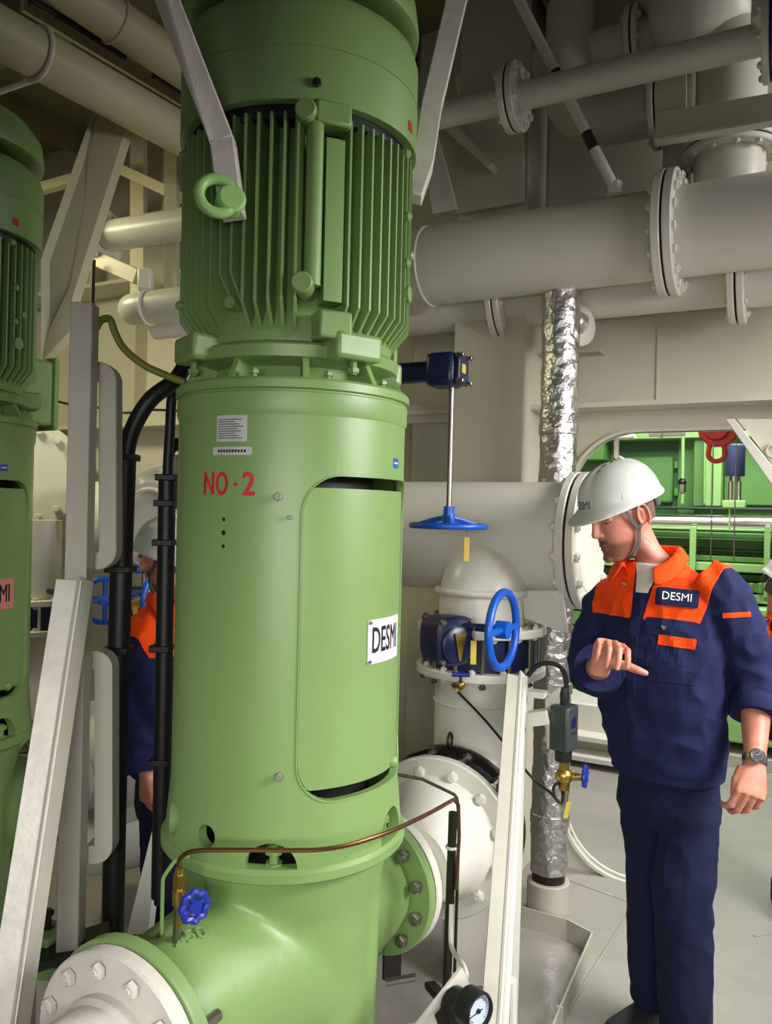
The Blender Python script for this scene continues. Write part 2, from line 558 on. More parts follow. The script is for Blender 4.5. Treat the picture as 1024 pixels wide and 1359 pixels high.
def remeshed(mb, voxel, smooth=4, factor=0.5, name='body'):
    """the union of overlapping closed shapes as one smooth skin"""
    bmesh.ops.recalc_face_normals(mb.bm, faces=mb.bm.faces)
    me = bpy.data.meshes.new(name); mb.bm.to_mesh(me); mb.bm.free()
    o = bpy.data.objects.new(name, me); C.objects.link(o)
    r = o.modifiers.new('r', 'REMESH'); r.mode = 'VOXEL'; r.voxel_size = voxel; r.adaptivity = 0
    if smooth:
        s = o.modifiers.new('s', 'SMOOTH'); s.factor = factor; s.iterations = smooth
    dg = bpy.context.evaluated_depsgraph_get(); dg.update()
    out = bpy.data.meshes.new_from_object(o.evaluated_get(dg))
    bpy.data.objects.remove(o); bpy.data.meshes.remove(me)
    out.name = name
    out.polygons.foreach_set('use_smooth', [True] * len(out.polygons))
    return out
# ------------------------------------------------------------------ the room
struct('floor', MB().box((0.5, 4.0, -0.02), (12, 12, 0.04)), M['floor'])
ZC = 4.15
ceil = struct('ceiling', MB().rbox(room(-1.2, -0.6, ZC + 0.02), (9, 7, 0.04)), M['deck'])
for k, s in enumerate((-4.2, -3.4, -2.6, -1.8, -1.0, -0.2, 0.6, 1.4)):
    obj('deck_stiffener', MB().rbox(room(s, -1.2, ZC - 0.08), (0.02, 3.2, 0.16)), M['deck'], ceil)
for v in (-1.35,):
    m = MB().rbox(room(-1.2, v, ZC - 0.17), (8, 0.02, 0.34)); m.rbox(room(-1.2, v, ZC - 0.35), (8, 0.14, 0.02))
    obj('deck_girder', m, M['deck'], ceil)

SL = s_of(757, 0.0)
ZT = 2.075
R1 = 0.30
poly = [(-6.0, 0.0), (SL + R1, 0.0)]
poly += [(SL + R1 - R1 * math.sin(t), R1 - R1 * math.cos(t)) for t in [math.pi / 2 * k / 10 for k in range(1, 11)]]
poly += [(SL + R1 - R1 * math.cos(t), ZT - R1 + R1 * math.sin(t)) for t in [math.pi / 2 * k / 10 for k in range(0, 11)]]
poly += [(2.6, ZT), (2.6, ZC), (-6.0, ZC)]
wall = struct('wall_back', MB().prism([room(s, 0, z) for s, z in poly], VV * 0.03), M['wall'])
edge = [(s, z) for s, z in poly[1:-2]]
for dv in (1,):
    m = MB(); prev = None
    for i, (s, z) in enumerate(edge):
        a = edge[max(i - 1, 0)]; b = edge[min(i + 1, len(edge) - 1)]
        t = V3((b[0] - a[0], b[1] - a[1], 0)).normalized(); nx, nz = -t.y * 0.014, t.x * 0.014
        rg = m.ring([room(s, -0.02, z), room(s + nx, -0.02, z + nz), room(s + nx, 0.05, z + nz), room(s, 0.05, z)])
        if prev: m.bridge(prev, rg)
        else: m.cap(rg, True)
        prev = rg
    m.cap(prev)
    obj('opening_rim', m, M['white'], wall)
# girder flange and stiffeners of the bulkhead
obj('girder_flange', MB().rbox(room(-1.7, -0.09, 2.185), (8.6, 0.2, 0.022)), M['wall'], wall)
obj('girder_flange', MB().rbox(room(-1.7, -0.12, 3.07), (8.6, 0.26, 0.022)), M['wall'], wall)
for s in (-4.6, -3.95, -3.3, -2.65, -2.0):
    m = MB().rbox(room(s, -0.07, 3.62), (0.014, 0.14, 1.06)); m.rbox(room(s + 0.03, -0.135, 3.62), (0.075, 0.014, 1.06))
    obj('wall_stiffener', m, M['beam'], wall)
for s in (-4.3, -3.6, -2.9, -2.2):
    obj('wall_stiffener', MB().rbox(room(s, -0.05, 2.62), (0.014, 0.1, 0.86)), M['beam'], wall)
for z in (1.35, 2.45):
    obj('wall_stiffener', MB().rbox(room(-0.22, -0.05, z), (0.5, 0.1, 0.014)), M['beam'], wall)
obj('weld_seam', MB().bar(room(s_of(868, 0), -0.004, 2.2), room(s_of(868, 0), -0.004, 3.0), 0.008, 0.006, U), M['wall'], wall)
wl = struct('wall_left', MB().rbox(room(-5.2, -1.5, ZC / 2), (0.04, 3.6, ZC)), M['wall'])
for v in (-0.6, -1.2, -1.8):
    obj('wall_stiffener', MB().rbox(room(-5.13, v, ZC / 2), (0.12, 0.014, ZC)), M['beam'], wl)

# boxed trunk beside the opening
s0, s1 = s_of(598, -0.3), s_of(690, -0.3)
m = MB().rbox(room((s0 + s1) / 2, -0.16, ZC / 2), (s1 - s0, 0.28, ZC))
tr = tag(obj('ventilation_trunk', m, M['wall']), 'tall pale boxed steel trunk running up the bulkhead behind the blue handwheels', 'trunk')
s2, s3 = s_of(545, -0.1), s0
m = MB().rbox(room((s2 + s3) / 2, -0.06, ZC / 2), (s3 - s2, 0.09, ZC)); m.rbox(room((s2 + s3) / 2, -0.13, 2.18), (s3 - s2, 0.06, 0.09))
tag(obj('bulkhead_panel', m, M['wall']), 'narrow shaded wall panel between the green pump and the boxed trunk', 'panel')

# ------------------------------------------------------------------ the hall beyond the opening: green engine
eng = thing('main_engine', 'large green ship engine seen through the rounded opening behind the man in the helmet', 'engine', room(0.5, 2.9, 0))
obj('engine_wall', MB().rbox(room(1.0, 3.05, 1.9), (7.0, 0.1, 3.0)), M['engine_green'], eng)


def ebox(name, p0, p1, v, d, material, bevel=0.006):
    """a box on the engine between two pixels of the plane v, d deep"""
    a = pv(p0[0], p0[1], v); b = pv(p1[0], p1[1], v)
    sa, sb = (a - W0).dot(U), (b - W0).dot(U)
    return obj(name, MB().rbox(room((sa + sb) / 2, v + d / 2, (a.z + b.z) / 2), (abs(sb - sa), d, abs(a.z - b.z))), material, eng, bevel=bevel)


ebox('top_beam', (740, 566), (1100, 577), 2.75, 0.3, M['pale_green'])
ebox('recess', (815, 578), (905, 690), 2.98, 0.04, M['dark_green'])  # flat dark panel painted as the shade round the hatch
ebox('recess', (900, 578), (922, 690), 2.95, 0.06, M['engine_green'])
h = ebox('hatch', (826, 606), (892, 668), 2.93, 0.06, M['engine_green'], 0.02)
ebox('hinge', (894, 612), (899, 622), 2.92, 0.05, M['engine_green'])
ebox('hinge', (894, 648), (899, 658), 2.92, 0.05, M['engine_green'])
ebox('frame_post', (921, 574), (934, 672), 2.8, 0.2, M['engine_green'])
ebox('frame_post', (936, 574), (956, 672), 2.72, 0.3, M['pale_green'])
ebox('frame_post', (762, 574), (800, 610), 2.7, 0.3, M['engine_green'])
ebox('frame_panel', (962, 574), (1100, 672), 2.9, 0.1, M['engine_green'])
for px in (906, 945, 935):
    a = pv(px, 576, 2.7); b = pv(px - 1, 668, 2.7)
    f = obj('fuel_pipe', MB().tube([a, b], 0.013 if px == 906 else 0.006, 8), M['pale_green'], eng)
    if px == 906:
        c = pv(px - 1, 640, 2.7)
        obj('pipe_fitting', MB().ball(c, 0.032), M['dark_steel'], eng); obj('pipe_fitting', MB().lathe([(0.03, -0.03), (0.03, 0.03)], pv(px - 1, 648, 2.7), Z, 6), M['steel'], eng)
ebox('dark_ledge', (760, 670), (1100, 679), 2.6, 0.3, M['box_grey'])
a = pv(740, 688, 2.35); b = pv(1110, 688, 2.35)
sp = obj('round_shaft', MB().tube([room((a - W0).dot(U), 2.35, 1.655), room((b - W0).dot(U), 2.35, 1.655)], 0.058, 24), M['bright_steel'], eng)
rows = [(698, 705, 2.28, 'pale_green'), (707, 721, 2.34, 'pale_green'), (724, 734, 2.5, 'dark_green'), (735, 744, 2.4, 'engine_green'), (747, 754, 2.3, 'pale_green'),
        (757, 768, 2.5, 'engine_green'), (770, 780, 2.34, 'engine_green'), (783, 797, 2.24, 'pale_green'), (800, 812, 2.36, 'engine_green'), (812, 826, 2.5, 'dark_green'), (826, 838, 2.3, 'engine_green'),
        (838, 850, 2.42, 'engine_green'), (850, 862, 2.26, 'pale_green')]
for y0, y1, v, c in rows: ebox('engine_rail', (735, y0), (1100, y1), v, 0.3, M[c])  # the dark green rows stand for shaded gaps between rails
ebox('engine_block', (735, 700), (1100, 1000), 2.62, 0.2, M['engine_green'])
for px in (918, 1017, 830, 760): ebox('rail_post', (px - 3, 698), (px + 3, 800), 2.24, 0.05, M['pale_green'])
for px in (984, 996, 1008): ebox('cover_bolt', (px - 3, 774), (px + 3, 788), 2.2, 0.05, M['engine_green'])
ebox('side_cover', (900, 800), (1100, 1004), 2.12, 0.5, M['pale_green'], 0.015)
ebox('plinth', (880, 1004), (1100, 1021), 2.1, 0.5, M['steel_grey'])
m = MB().rbox(room(s_of(900, 1.75) - 1.2, 1.96, 0.19), (2.2, 0.44, 0.38))
pf = tag(obj('engine_platform', m, M['white'], bevel=0.01), 'low white platform along the foot of the green engine, left of the man', 'platform')
for k in range(2):
    m = MB().rbox(room(s_of(900, 1.75) - 1.2, 1.62 + 0.06 * k, 0.06 + 0.12 * k), (2.2, 0.2, 0.03))
    obj('platform_ledge', m, M['white'], pf)

# red chain trolley, blue-grey cylinder, white angle bracket, lamp
c = pv(950, 575, 0.75)
t = thing('chain_hoist', 'red chain hoist with a loop handle hanging under the white girder', 'hoist', c)
k = 0.09
pts = [c + U * x * k + Z * z * k for x, z in ((-1.0, 1.2), (0.85, 1.2), (1.25, 0.2), (1.05, -0.35), (0.5, -0.75), (-0.4, -0.75), (-0.95, -0.2), (-1.05, 0.4))]
obj('hoist_body', MB().prism(pts, VV * 0.09), M['red'], t, bevel=0.008)
obj('hoist_cover', MB().lathe([(0.062, -0.015), (0.07, 0), (0.07, 0.02)], c - VV * 0.012 + Z * 0.03, VV, 24), M['red'], t)
obj('loop_handle', MB().tube(fillet([c + U * x * k + Z * z * k for x, z in ((-0.35, -0.7), (-0.45, -1.65), (0.55, -1.65), (0.45, -0.7))], 0.04), 0.013, 10), M['red'], t)
for dx in (-0.15, 1.1):
    a = c + U * dx * k - Z * 0.06
    obj('hand_chain', MB().tube([a, a - Z * 0.62], 0.0035, 6), M['steel'], t)
c = pv(975, 632, 1.9)
t = thing('spring_cylinder', 'blue-grey cylinder over a bright steel spring post on the green engine', 'actuator', c)
obj('cylinder_body', MB().lathe([(0.056, 0), (0.06, 0.006), (0.06, 0.2), (0.052, 0.21)], c, Z, 24), M['blue_grey'], t)
obj('collar', MB().lathe([(0.035, -0.035), (0.035, 0)], c, Z, 20), M['bright_steel'], t)
for dx in (-0.025, 0.025): obj('post', MB().tube([c + U * dx - Z * 0.035, c + U * dx - Z * 0.16], 0.016, 12), M['bright_steel'], t)
obj('foot', MB().rbox(c - Z * 0.185, (0.14, 0.1, 0.05)), M['pale_green'], t, bevel=0.006)
obj('cylinder_pipe', MB().tube([c + V3((-0.03, 0, -0.2)), c + V3((-0.03, 0, -0.36))], 0.008, 8), M['pale_green'], t)
v = -0.25
t = thing('angle_bracket', 'white steel angle bracket slanting below the girder at the right edge', 'bracket', pv(1000, 600, v))
obj('brace_strip', MB().prism([pv(962, 556, v), pv(974, 556, v), pv(1042, 640, v), pv(1030, 652, v)], VV * 0.05), M['white'], t, bevel=0.003)
obj('web_plate', MB().prism([pv(978, 556, v + .03), pv(1075, 556, v + .03), pv(1075, 670, v + .03), pv(1040, 636, v + .03)], VV * 0.012), M['wall'], t)
obj('hole_ring', MB().ringplate(pv(1026, 598, v + .02), VV, 0.03, 0.022, 0.02, 20), M['white'], t)
c = pv(818, 580, 1.2)
t = thing('hall_lamp', 'slim white lamp fitting on a bracket under the top of the opening', 'lamp', c)
obj('lamp_body', MB().rbox(c, (0.22, 0.09, 0.028)), M['white'], t, bevel=0.006)
obj('lamp_bracket', MB().tube([c + U * 0.0 - Z * 0.0, c - Z * 0.12, c - Z * 0.13 + VV * 0.2], 0.016, 10), M['white'], t)
c = pv(882, 574, 0.6)
t = thing('pipe_hanger', 'small white pipe stub with a clamp under the white girder', 'hanger', c)
obj('stub', MB().tube([c - U * 0.08, c + U * 0.1], 0.022, 12), M['white'], t)
obj('clamp', MB().ringplate(c - U * 0.02, U, 0.034, 0.018, 0.014, 16), M['white'], t)

# ------------------------------------------------------------------ overhead pipes on the right
v = -0.5
zb = 2.805
sA, sB, sF = s_of(556, v), 1.9, s_of(880, v)
t = thing('large_overhead_pipe', 'thickest white overhead pipe, crossing above the man, with a bolted flange', 'pipe', room(sF, v, zb))
pipe(t, fillet([room(sA - 0.12, v + 0.4, zb), room(sA - 0.12, v, zb), room(sB, v, zb)], 0.21), 0.174)
flange(t, room(sF, v, zb), U, 0.243, 0.17, 0.034, 16, gasket_mat=M['gasket'], bolt_r=0.019)
obj('weld_ring', MB().torus(room(sA + 0.03, v, zb), U, 0.174, 0.006), M['white'], t)
v = -0.225; z = 2.69
t = thing('overhead_pipe', 'second white overhead pipe just below and behind the thickest one, two flanges', 'pipe', room(0, v, z))
s5 = s_of(972, v)
pipe(t, [room(s_of(500, v), v, z), room(s5 + 0.12, v, z)], 0.125)
flange(t, room(s_of(664, v), v, z), U, 0.205, 0.125, 0.028, 10)
flange(t, room(s5, v, z), U, 0.2, 0.125, 0.028, 10)
pipe(t, fillet([room(s5 + 0.02, v, z), room(s5 + 0.24, v, z), room(s5 + 0.24, v + 0.15, z + 0.16)], 0.2), 0.138, name='elbow')
v = -0.72; z = 3.37
t = thing('thin_overhead_pipe', 'thin white pipe with one bolted flange, highest in front of the bracket', 'pipe', room(0, v, z))
pipe(t, [room(s_of(520, v), v, z), room(1.6, v, z)], 0.056)
flange(t, room(s_of(669, v), v, z), U, 0.135, 0.056, 0.028, 8, bolt_r=0.016)
c = room(s_of(1014, v), v, z)
flange(t, c, U, 0.15, 0.056, 0.024, 8, gap=0.03, gasket_mat=M['navy'])
c = pv(1016, 10, -0.74)
t = thing('valve_actuator', 'pale faceted actuator housing cut by the top right corner', 'actuator', c)
obj('housing', MB().lathe([(0.09, -0.09), (0.115, -0.06), (0.115, 0.12), (0.08, 0.15)], c + U * 0.06, Z, 8), M['white'], t)
obj('stem', MB().tube([c + U * 0.06 - Z * 0.09, c + U * 0.06 - Z * 0.2], 0.03, 12), M['white'], t)
v = -0.2; z = 3.78
t = thing('shaded_overhead_pipe', 'shaded pipe under the deckhead with a black-jointed flange, farthest back', 'pipe', room(0, v, z))
pipe(t, [room(s_of(600, v), v, z), room(s_of(905, v), v, z)], 0.088)
flange(t, room(s_of(829, v), v, z), U, 0.15, 0.088, 0.024, 8)
pipe(t, [room(s_of(590, v), v - 0.2, z - 0.2), room(s_of(760, v), v - 0.2, z - 0.2)], 0.03, name='branch_pipe')
v = -0.28; z = 3.42
t = thing('elbow_pipe', 'shaded white pipe with an elbow turning up, left of the L-shaped bracket', 'pipe', room(0.2, v, z))
sE = s_of(738, v)
pipe(t, fillet([room(sE, v + 0.05, z + 0.6), room(sE, v, z), room(s_of(900, v), v, z)], 0.2), 0.108)
flange(t, room(s_of(863, v), v, z), U, 0.165, 0.108, 0.026, 10)
v = -0.3
t = thing('riser_pipe', 'stout pale riser pipe with a flange standing on the thickest pipe, top right', 'pipe', pv(970, 205, v))
c = pv(968, 190, v)
zz = pv(968, 200, v).z
sR = (c - W0).dot(U)
pipe(t, fillet([room(sR, v, 2.9), room(sR, v, 3.62), room(sR - 0.25, v + 0.05, 3.95), room(sR - 0.5, v + 0.05, 4.2)], 0.3), 0.135)
flange(t, room(sR, v, zz), Z, 0.185, 0.135, 0.024, 12)
pipe(t, [room(sR - 0.22, v + 0.12, 3.0), room(sR - 0.22, v + 0.12, 3.9)], 0.06, name='side_pipe')
obj('elbow_head', MB().ball(room(sR - 0.1, v, 3.8), 0.23), M['white'], t)
v = -0.62
t = thing('flat_bracket', 'L-shaped flat steel bracket hung below the thin overhead pipe, top right', 'bracket', pv(890, 190, v))
obj('upright_bar', MB().prism([pv(869, 88, v), pv(910, 78, v), pv(910, 184, v), pv(869, 191, v)], VV * 0.02), M['wall'], t)
obj('cross_bar', MB().prism([pv(869, 150, v - .012), pv(1060, 117, v - .012), pv(1060, 157, v - .012), pv(869, 191, v - .012)], VV * 0.012), M['wall'], t)
obj('cross_bar_edge', MB().bar(pv(869, 190, v - .03), pv(1060, 156, v - .03), 0.05, 0.01, VV), M['wall'], t)
a, b = pv(678, -20, -0.8), pv(816, 252, -0.62)
t = thing('hanger_rod', 'worn thin rod slanting from the deckhead down to the thickest pipe', 'rod', b)
obj('rod', MB().tube([a, b], 0.021, 12), M['white_worn'], t)
for k in (0.42, 0.72): obj('rod_wear', MB().tube([a + (b - a) * k, a + (b - a) * (k + 0.08)], 0.0216, 12), M['dark_steel'], t)
obj('rod_foot', MB().lathe([(0.034, -0.02), (0.026, 0.03)], b, Z, 6), M['white'], t)
# gusset plates above the trunk
v = -0.34
t = thing('gusset_plate', 'shaded pale gusset plates under the thin pipe, right of the motor top', 'bracket', pv(640, 230, v))
obj('plate', MB().prism([pv(572, 150, v), pv(694, 150, v), pv(694, 268, v), pv(604, 284, v)], VV * 0.02), M['wall'], t)
obj('brace', MB().prism([pv(553, 160, v - .1), pv(578, 172, v - .1), pv(606, 278, v - .1), pv(574, 284, v - .1)], VV * 0.02), M['white'], t)
obj('rib', MB().prism([pv(586, 168, v - .08), pv(600, 160, v - .08), pv(652, 216, v - .08), pv(646, 222, v - .08)], VV * 0.08), M['wall'], t)

# ------------------------------------------------------------------ discharge side: header, elbow, butterfly valve
def gear_valve(ox, label_h, label_d, label_w, full=True):
    o = V3(ox)
    # big flanged elbow from pump to valve
    f0 = at(579, 1110, 2.5) + o; d = V3((0.40, 0.917, 0)).normalized()
    top = V3((0.372, 2.9, 1.19)) + o
    t = thing('discharge_elbow', label_d, 'pipe', (top.x, top.y, 0))
    e = f0 + d * ((top - f0).dot(d)); e.z = f0.z
    top.x, top.y = e.x, e.y
    pipe(t, fillet([f0, f0 + d * 0.06, V3((top.x, top.y, f0.z)), V3((top.x, top.y, 1.10))], 0.3, 12), 0.165, seg=36)
    flange(t, f0, d, 0.252, 0.15, 0.034, 12, gap=0.004, pair=False, bolt_r=0.018)
    obj('expansion_joint', MB().lathe([(0.225, 0.02), (0.185, 0.045), (0.185, 0.095), (0.225, 0.12)], f0, d, 40), M['black'], t)
    ff = obj('backing_flange', MB().ringplate(f0 + d * 0.135, d, 0.252, 0.15, 0.026), M['dark_steel'], t)
    x, y, a = frame(d)
    for k in range(12):
        g = 2 * math.pi * (k + 0.5) / 12
        bolt(ff, f0 + d * 0.075 + (x * math.cos(g) + y * math.sin(g)) * 0.232, d, 0.018, 0.07, M['steel'])
    obj('lifting_ring', MB().torus(f0 + d * 0.11 + Z * 0.275, (1, -0.4, 0), 0.024, 0.005, 20, 8), M['dark_steel'], t)
    obj('reducer', MB().lathe([(0.128, -0.24), (0.13, -0.2), (0.17, -0.06), (0.2, -0.0)], f0 - d * 0.01, d, 36), M['white'], t)
    obj('support_foot', MB().box((top.x, top.y, 0.18), (0.22, 0.2, 0.36)), M['white'], t, bevel=0.01)
    flange(t, (top.x, top.y, 1.118), Z, 0.235, 0.165, 0.03, 12, pair=False, bolt_r=0.012)
    obj('weld_ring', MB().torus((top.x, top.y, 1.0), Z, 0.166, 0.004), M['white'], t)
    # wafer valve
    tv = thing('butterfly_valve', label_w, 'valve', (top.x, top.y, 1.135))
    obj('valve_body', MB().ringplate((top.x, top.y, 1.193), Z, 0.2, 0.15, 0.115), M['navy'], tv)
    for k in range(14):
        g = 2 * math.pi * (k + 0.3) / 14
        bolt(tv, V3((top.x, top.y, 1.193)) + V3((math.cos(g), math.sin(g), 0)) * 0.212, Z, 0.013, 0.2, M['steel'], 'stud')
    g = at(593, 848, 2.58) + o
    fx = V3((0.5, -0.86, 0)).normalized(); fy = Z.cross(fx)
    obj('gear_case', MB().loft([(g - fx * 0.06, fy * 0.066, Z * 0.074), (g + fx * 0.0, fy * 0.07, Z * 0.08), (g + fx * 0.045, fy * 0.07, Z * 0.08), (g + fx * 0.055, fy * 0.06, Z * 0.07)], 28, 3.6), M['navy'], tv)
    obj('gear_cap', MB().lathe([(0.06, 0), (0.06, 0.012), (0.05, 0.018)], g + fx * 0.052 - Z * 0.01, fx, 28), M['navy'], tv)
    ex = -fy
    p = g + fx * 0.074
    obj('pointer', MB().prism([p + ex * -0.022 + Z * 0.03, p + ex * 0.022 + Z * 0.03, p + ex * 0.004 - Z * 0.06, p - ex * 0.004 - Z * 0.06], fx * 0.003), M['brass'], tv)
    for sx in (-1, 1):
        for sz in (-1, 1): bolt(tv, g + fx * 0.055 + ex * sx * 0.055 + Z * sz * 0.063, fx, 0.009, 0.008, M['steel'], 'screw')
    obj('valve_neck', MB().tube([g - fx * 0.04, V3((top.x, top.y, g.z)) + (g - V3((top.x, top.y, g.z))).normalized() * 0.16], 0.045, 16), M['navy'], tv)
    hub = at(667, 836, 2.485) + o
    wn = (hub - g); wn.z = 0; wn.normalize()
    wn = (wn - Z * 0.0).normalized()
    obj('wheel_shaft', MB().tube([V3((g.x, g.y, hub.z)) + wn * 0.03, hub], 0.013, 12), M['navy'], tv)
    hw = obj('handwheel', wheel_mb(hub, wn, 0.118, 0.013, 2), M['blue'], tv)
    tg = at(628, 866, 2.5) + o
    obj('yellow_tag', MB().obox(tg, (1, 0, 0), (0, 1, 0), Z, 0.018, 0.002, 0.075), M['yellow'], tv)
    obj('tag_wire', MB().tube([tg + Z * 0.037, tg + Z * 0.08], 0.002, 6), M['steel'], tv)
    # header and saddle branch above the valve
    th = thing('discharge_header', label_h, 'pipe', (top.x, top.y, 1.3))
    vh = (top - W0).dot(VV) + 0.17
    zh = 1.592
    sT = (top - W0).dot(U)
    sR_ = s_of(772, vh) - s_of(640, -1.0) + sT - 0.02 if not full else s_of(772, vh)
    pipe(th, [room(sT - 0.75, vh, zh), room(sR_ - 0.03, vh, zh)], 0.214, seg=48)
    pipe(th, fillet([V3((top.x, top.y, 1.27)), V3((top.x, top.y, zh - 0.145)), V3((top.x, top.y, zh - 0.145)) + VV * 0.25], 0.165, 10), 0.157, seg=48, name='branch')
    obj('weld_ring', MB().torus((top.x, top.y, 1.4), Z, 0.163, 0.013), M['white'], th)
    flange(th, (top.x, top.y, 1.267), Z, 0.235, 0.165, 0.03, 14, pair=False, bolt_r=0.013, phase=0.2)
    fl = flange(th, room(sR_, vh, zh), U, 0.252, 0.19, 0.03, 14, pair=True, bolt_r=0.018)
    obj('blind_cover', MB().lathe([(0.193, 0.0), (0.193, 0.034), (0.188, 0.038)], room(sR_, vh, zh), U, 40), M['white'], th)
    lug = V3((top.x, top.y, 1.36)) + U * 0.25
    lgo = obj('lug_plate', MB().prism([lug - U * 0.1 + Z * 0.05, lug + U * 0.05 + Z * 0.06, lug + U * 0.07 - Z * 0.09, lug - U * 0.09 - Z * 0.05], VV * 0.015), M['white'], th, bevel=0.003)
    return th


def wheel_mb(c, n, R, r, spokes, seg=40):
    mb = MB().torus(c, n, R, r, seg, 12)
    x, y, a = frame(n)
    for k in range(spokes):
        g = math.pi * 2 * k / spokes + (math.pi if spokes == 3 else 0)
        d = x * math.cos(g) + y * math.sin(g)
        mb.tube([V3(c) + a * 0.0, V3(c) + d * R], r * 0.9, 8)
    mb.lathe([(r * 2.2, -r * 1.5), (r * 2.2, r * 1.5)], c, a, 16)
    return mb


gear_valve((0, 0, 0), 'thick white discharge header with a blind flange beside the man\'s face', 'white flanged elbow between the pump with red lettering and the blue handwheel',
           'navy butterfly valve with an upright blue handwheel, between the pump and the man')
OFF = V3((-1.25, 0.69, 0))
gear_valve(OFF, 'thick white header partly hidden behind the black hoses on the left', 'white flanged elbow partly hidden behind the black hoses, left of the pump with red lettering',
           'navy butterfly valve mostly hidden behind the pump and the half-hidden worker', False)

# gear box with a long rod and a horizontal handwheel
c = at(590, 492, 2.62)
t = thing('rod_operated_gear', 'dark navy gear box with a long rod down to a level blue handwheel', 'valve gear', at(595, 698, 2.62))
obj('gear_case', MB().obox(c, U, VV, Z, 0.105, 0.1, 0.112), M['navy'], t, bevel=0.018)
obj('gear_cover', MB().obox(c + U * 0.06, U, VV, Z, 0.02, 0.085, 0.1), M['navy'], t, bevel=0.006)
obj('pointer', MB().obox(c + U * 0.071 - VV * 0.01, U, VV, Z, 0.004, 0.03, 0.03), M['yellow'], t)
for sy in (-1, 1):
    for sz in (-1, 1): bolt(t, c + U * 0.07 + VV * sy * 0.036 + Z * sz * 0.042, U, 0.009, 0.012, M['steel'], 'screw')
obj('shaft_sleeve', MB().tube([c - U * 0.03, c - U * 0.3], 0.036, 16), M['navy'], t)
rb = at(595, 690, 2.62); rt = V3((rb.x, rb.y, c.z - 0.05))
obj('operating_rod', MB().tube([rt, rb], 0.009, 12), M['steel'], t)
hwc = at(595, 698, 2.62)
hw = MB().torus(hwc, Z, 0.122, 0.01, 44, 12)
for k in range(3):
    g = 2 * math.pi * k / 3 + 0.5
    hw.tube([hwc + Z * 0.03, hwc + Z * 0.02 + V3((math.cos(g), math.sin(g), 0)) * 0.05, hwc + V3((math.cos(g), math.sin(g), 0)) * 0.12], 0.009, 8)
hw.lathe([(0.022, 0.01), (0.02, 0.04)], hwc, Z, 16)
obj('handwheel', hw, M['blue'], t)
obj('rod_collar', MB().lathe([(0.018, 0.035), (0.018, 0.065)], hwc, Z, 16), M['blue'], t)
tg = at(619, 729, 2.55)
obj('yellow_tag', MB().obox(tg, (1, 0, 0), (0, 1, 0), Z, 0.017, 0.002, 0.078), M['yellow'], t)
obj('tag_wire', MB().tube([tg + Z * 0.038, tg + Z * 0.07], 0.002, 6), M['steel'], t)

# foil-wrapped pipe
fv = -0.44
fp = pv(727, 1180, fv)
t = thing('foil_lagged_pipe', 'vertical pipe lagged in crinkled aluminium foil behind the header', 'pipe', (fp.x, fp.y, 0))
mb = MB(); rng = random.Random(3); prev = None
fz = [0.165 + (2.66 - 0.165) * k / 150 for k in range(151)]
for i, zq in enumerate(fz):
    ring = []
    for k in range(40):
        g = 2 * math.pi * k / 40
        dx, dy = math.cos(g), math.sin(g)
        r_ = 0.079 + 0.006 * noise.noise(V3((dx * 1.2, dy * 1.2, zq * 7))) + 0.004 * noise.noise(V3((dx * 3, dy * 3, zq * 22)))
        for zb_ in (0.36, 0.62, 0.92, 1.22, 1.62, 2.02): r_ -= 0.005 * math.exp(-((zq - zb_) / 0.008) ** 2)
        ring.append((fp.x + 0.012 * zq * 0 + dx * r_, fp.y + dy * r_, zq))
    rg = mb.ring(ring)
    if prev: mb.bridge(prev, rg)
    else: mb.cap(rg, True)
    prev = rg
mb.cap(prev)
obj('foil_lagging', mb, M['foil'], t, sharp=60)
for zb_ in (0.36, 0.92, 1.62, 2.02): obj('foil_band', MB().ringplate((fp.x, fp.y, zb_ + 0.03), Z, 0.0835, 0.07, 0.05), M['foil'], t)
obj('floor_sleeve', MB().lathe([(0.09, 0), (0.09, 0.12), (0.084, 0.125)], (fp.x, fp.y, 0), Z, 32), M['steel_grey'], t)
obj('pipe_gap', MB().lathe([(0.07, 0.1), (0.07, 0.18)], (fp.x, fp.y, 0), Z, 24), M['dark_steel'], t)
c = pv(768, 432, -0.34)
obj('pipe_end_disc', MB().lathe([(0.075, -0.03), (0.09, -0.01), (0.09, 0.01), (0.06, 0.03)], c, U + VV * -0.6, 24), M['white'], t)
obj('pipe_end_stub', MB().tube([V3((fp.x, fp.y, c.z + 0.03)), c], 0.055, 16), M['foil'], t)

# floor coaming
cm = [(560, 1190), (697, 1231), (752, 1247), (785, 1265), (742, 1370), (700, 1480)]
P = []
for x_, y_ in cm:
    d = RT * ((x_ - 512) / FPX) - UP * ((y_ - 679.5) / FPX) + FW
    P.append(CAM + d * (-CAM.z / d.z))
t = thing('drip_coaming', 'low grey steel drip coaming on the floor between the post and the man', 'coaming', (P[3].x, P[3].y, 0))
for i in range(len(P) - 1):
    a, b = P[i] + Z * 0.04, P[i + 1] + Z * 0.04
    obj('coaming_plate', MB().bar(a, b, 0.082, 0.007, Z), M['steel_grey'], t)
obj('corner_joint', MB().bar(P[4] + Z * 0.001, P[4] + Z * 0.083, 0.02, 0.012, U), M['steel_grey'], t)
# weld seams of the floor
for (x0, y0), (x1, y1) in (((842, 1198), (735, 1372)), ((752, 1168), (842, 1200)), ((1000, 1243), (1060, 1236))):
    q = []
    for x_, y_ in ((x0, y0), (x1, y1)):
        d = RT * ((x_ - 512) / FPX) - UP * ((y_ - 679.5) / FPX) + FW
        q.append(CAM + d * (-CAM.z / d.z))
    obj('weld_seam', MB().tube(q, 0.006, 8), M['floor'], bpy.data.objects['floor'])
d = RT * ((1010 - 512) / FPX) - UP * ((1345 - 679.5) / FPX) + FW

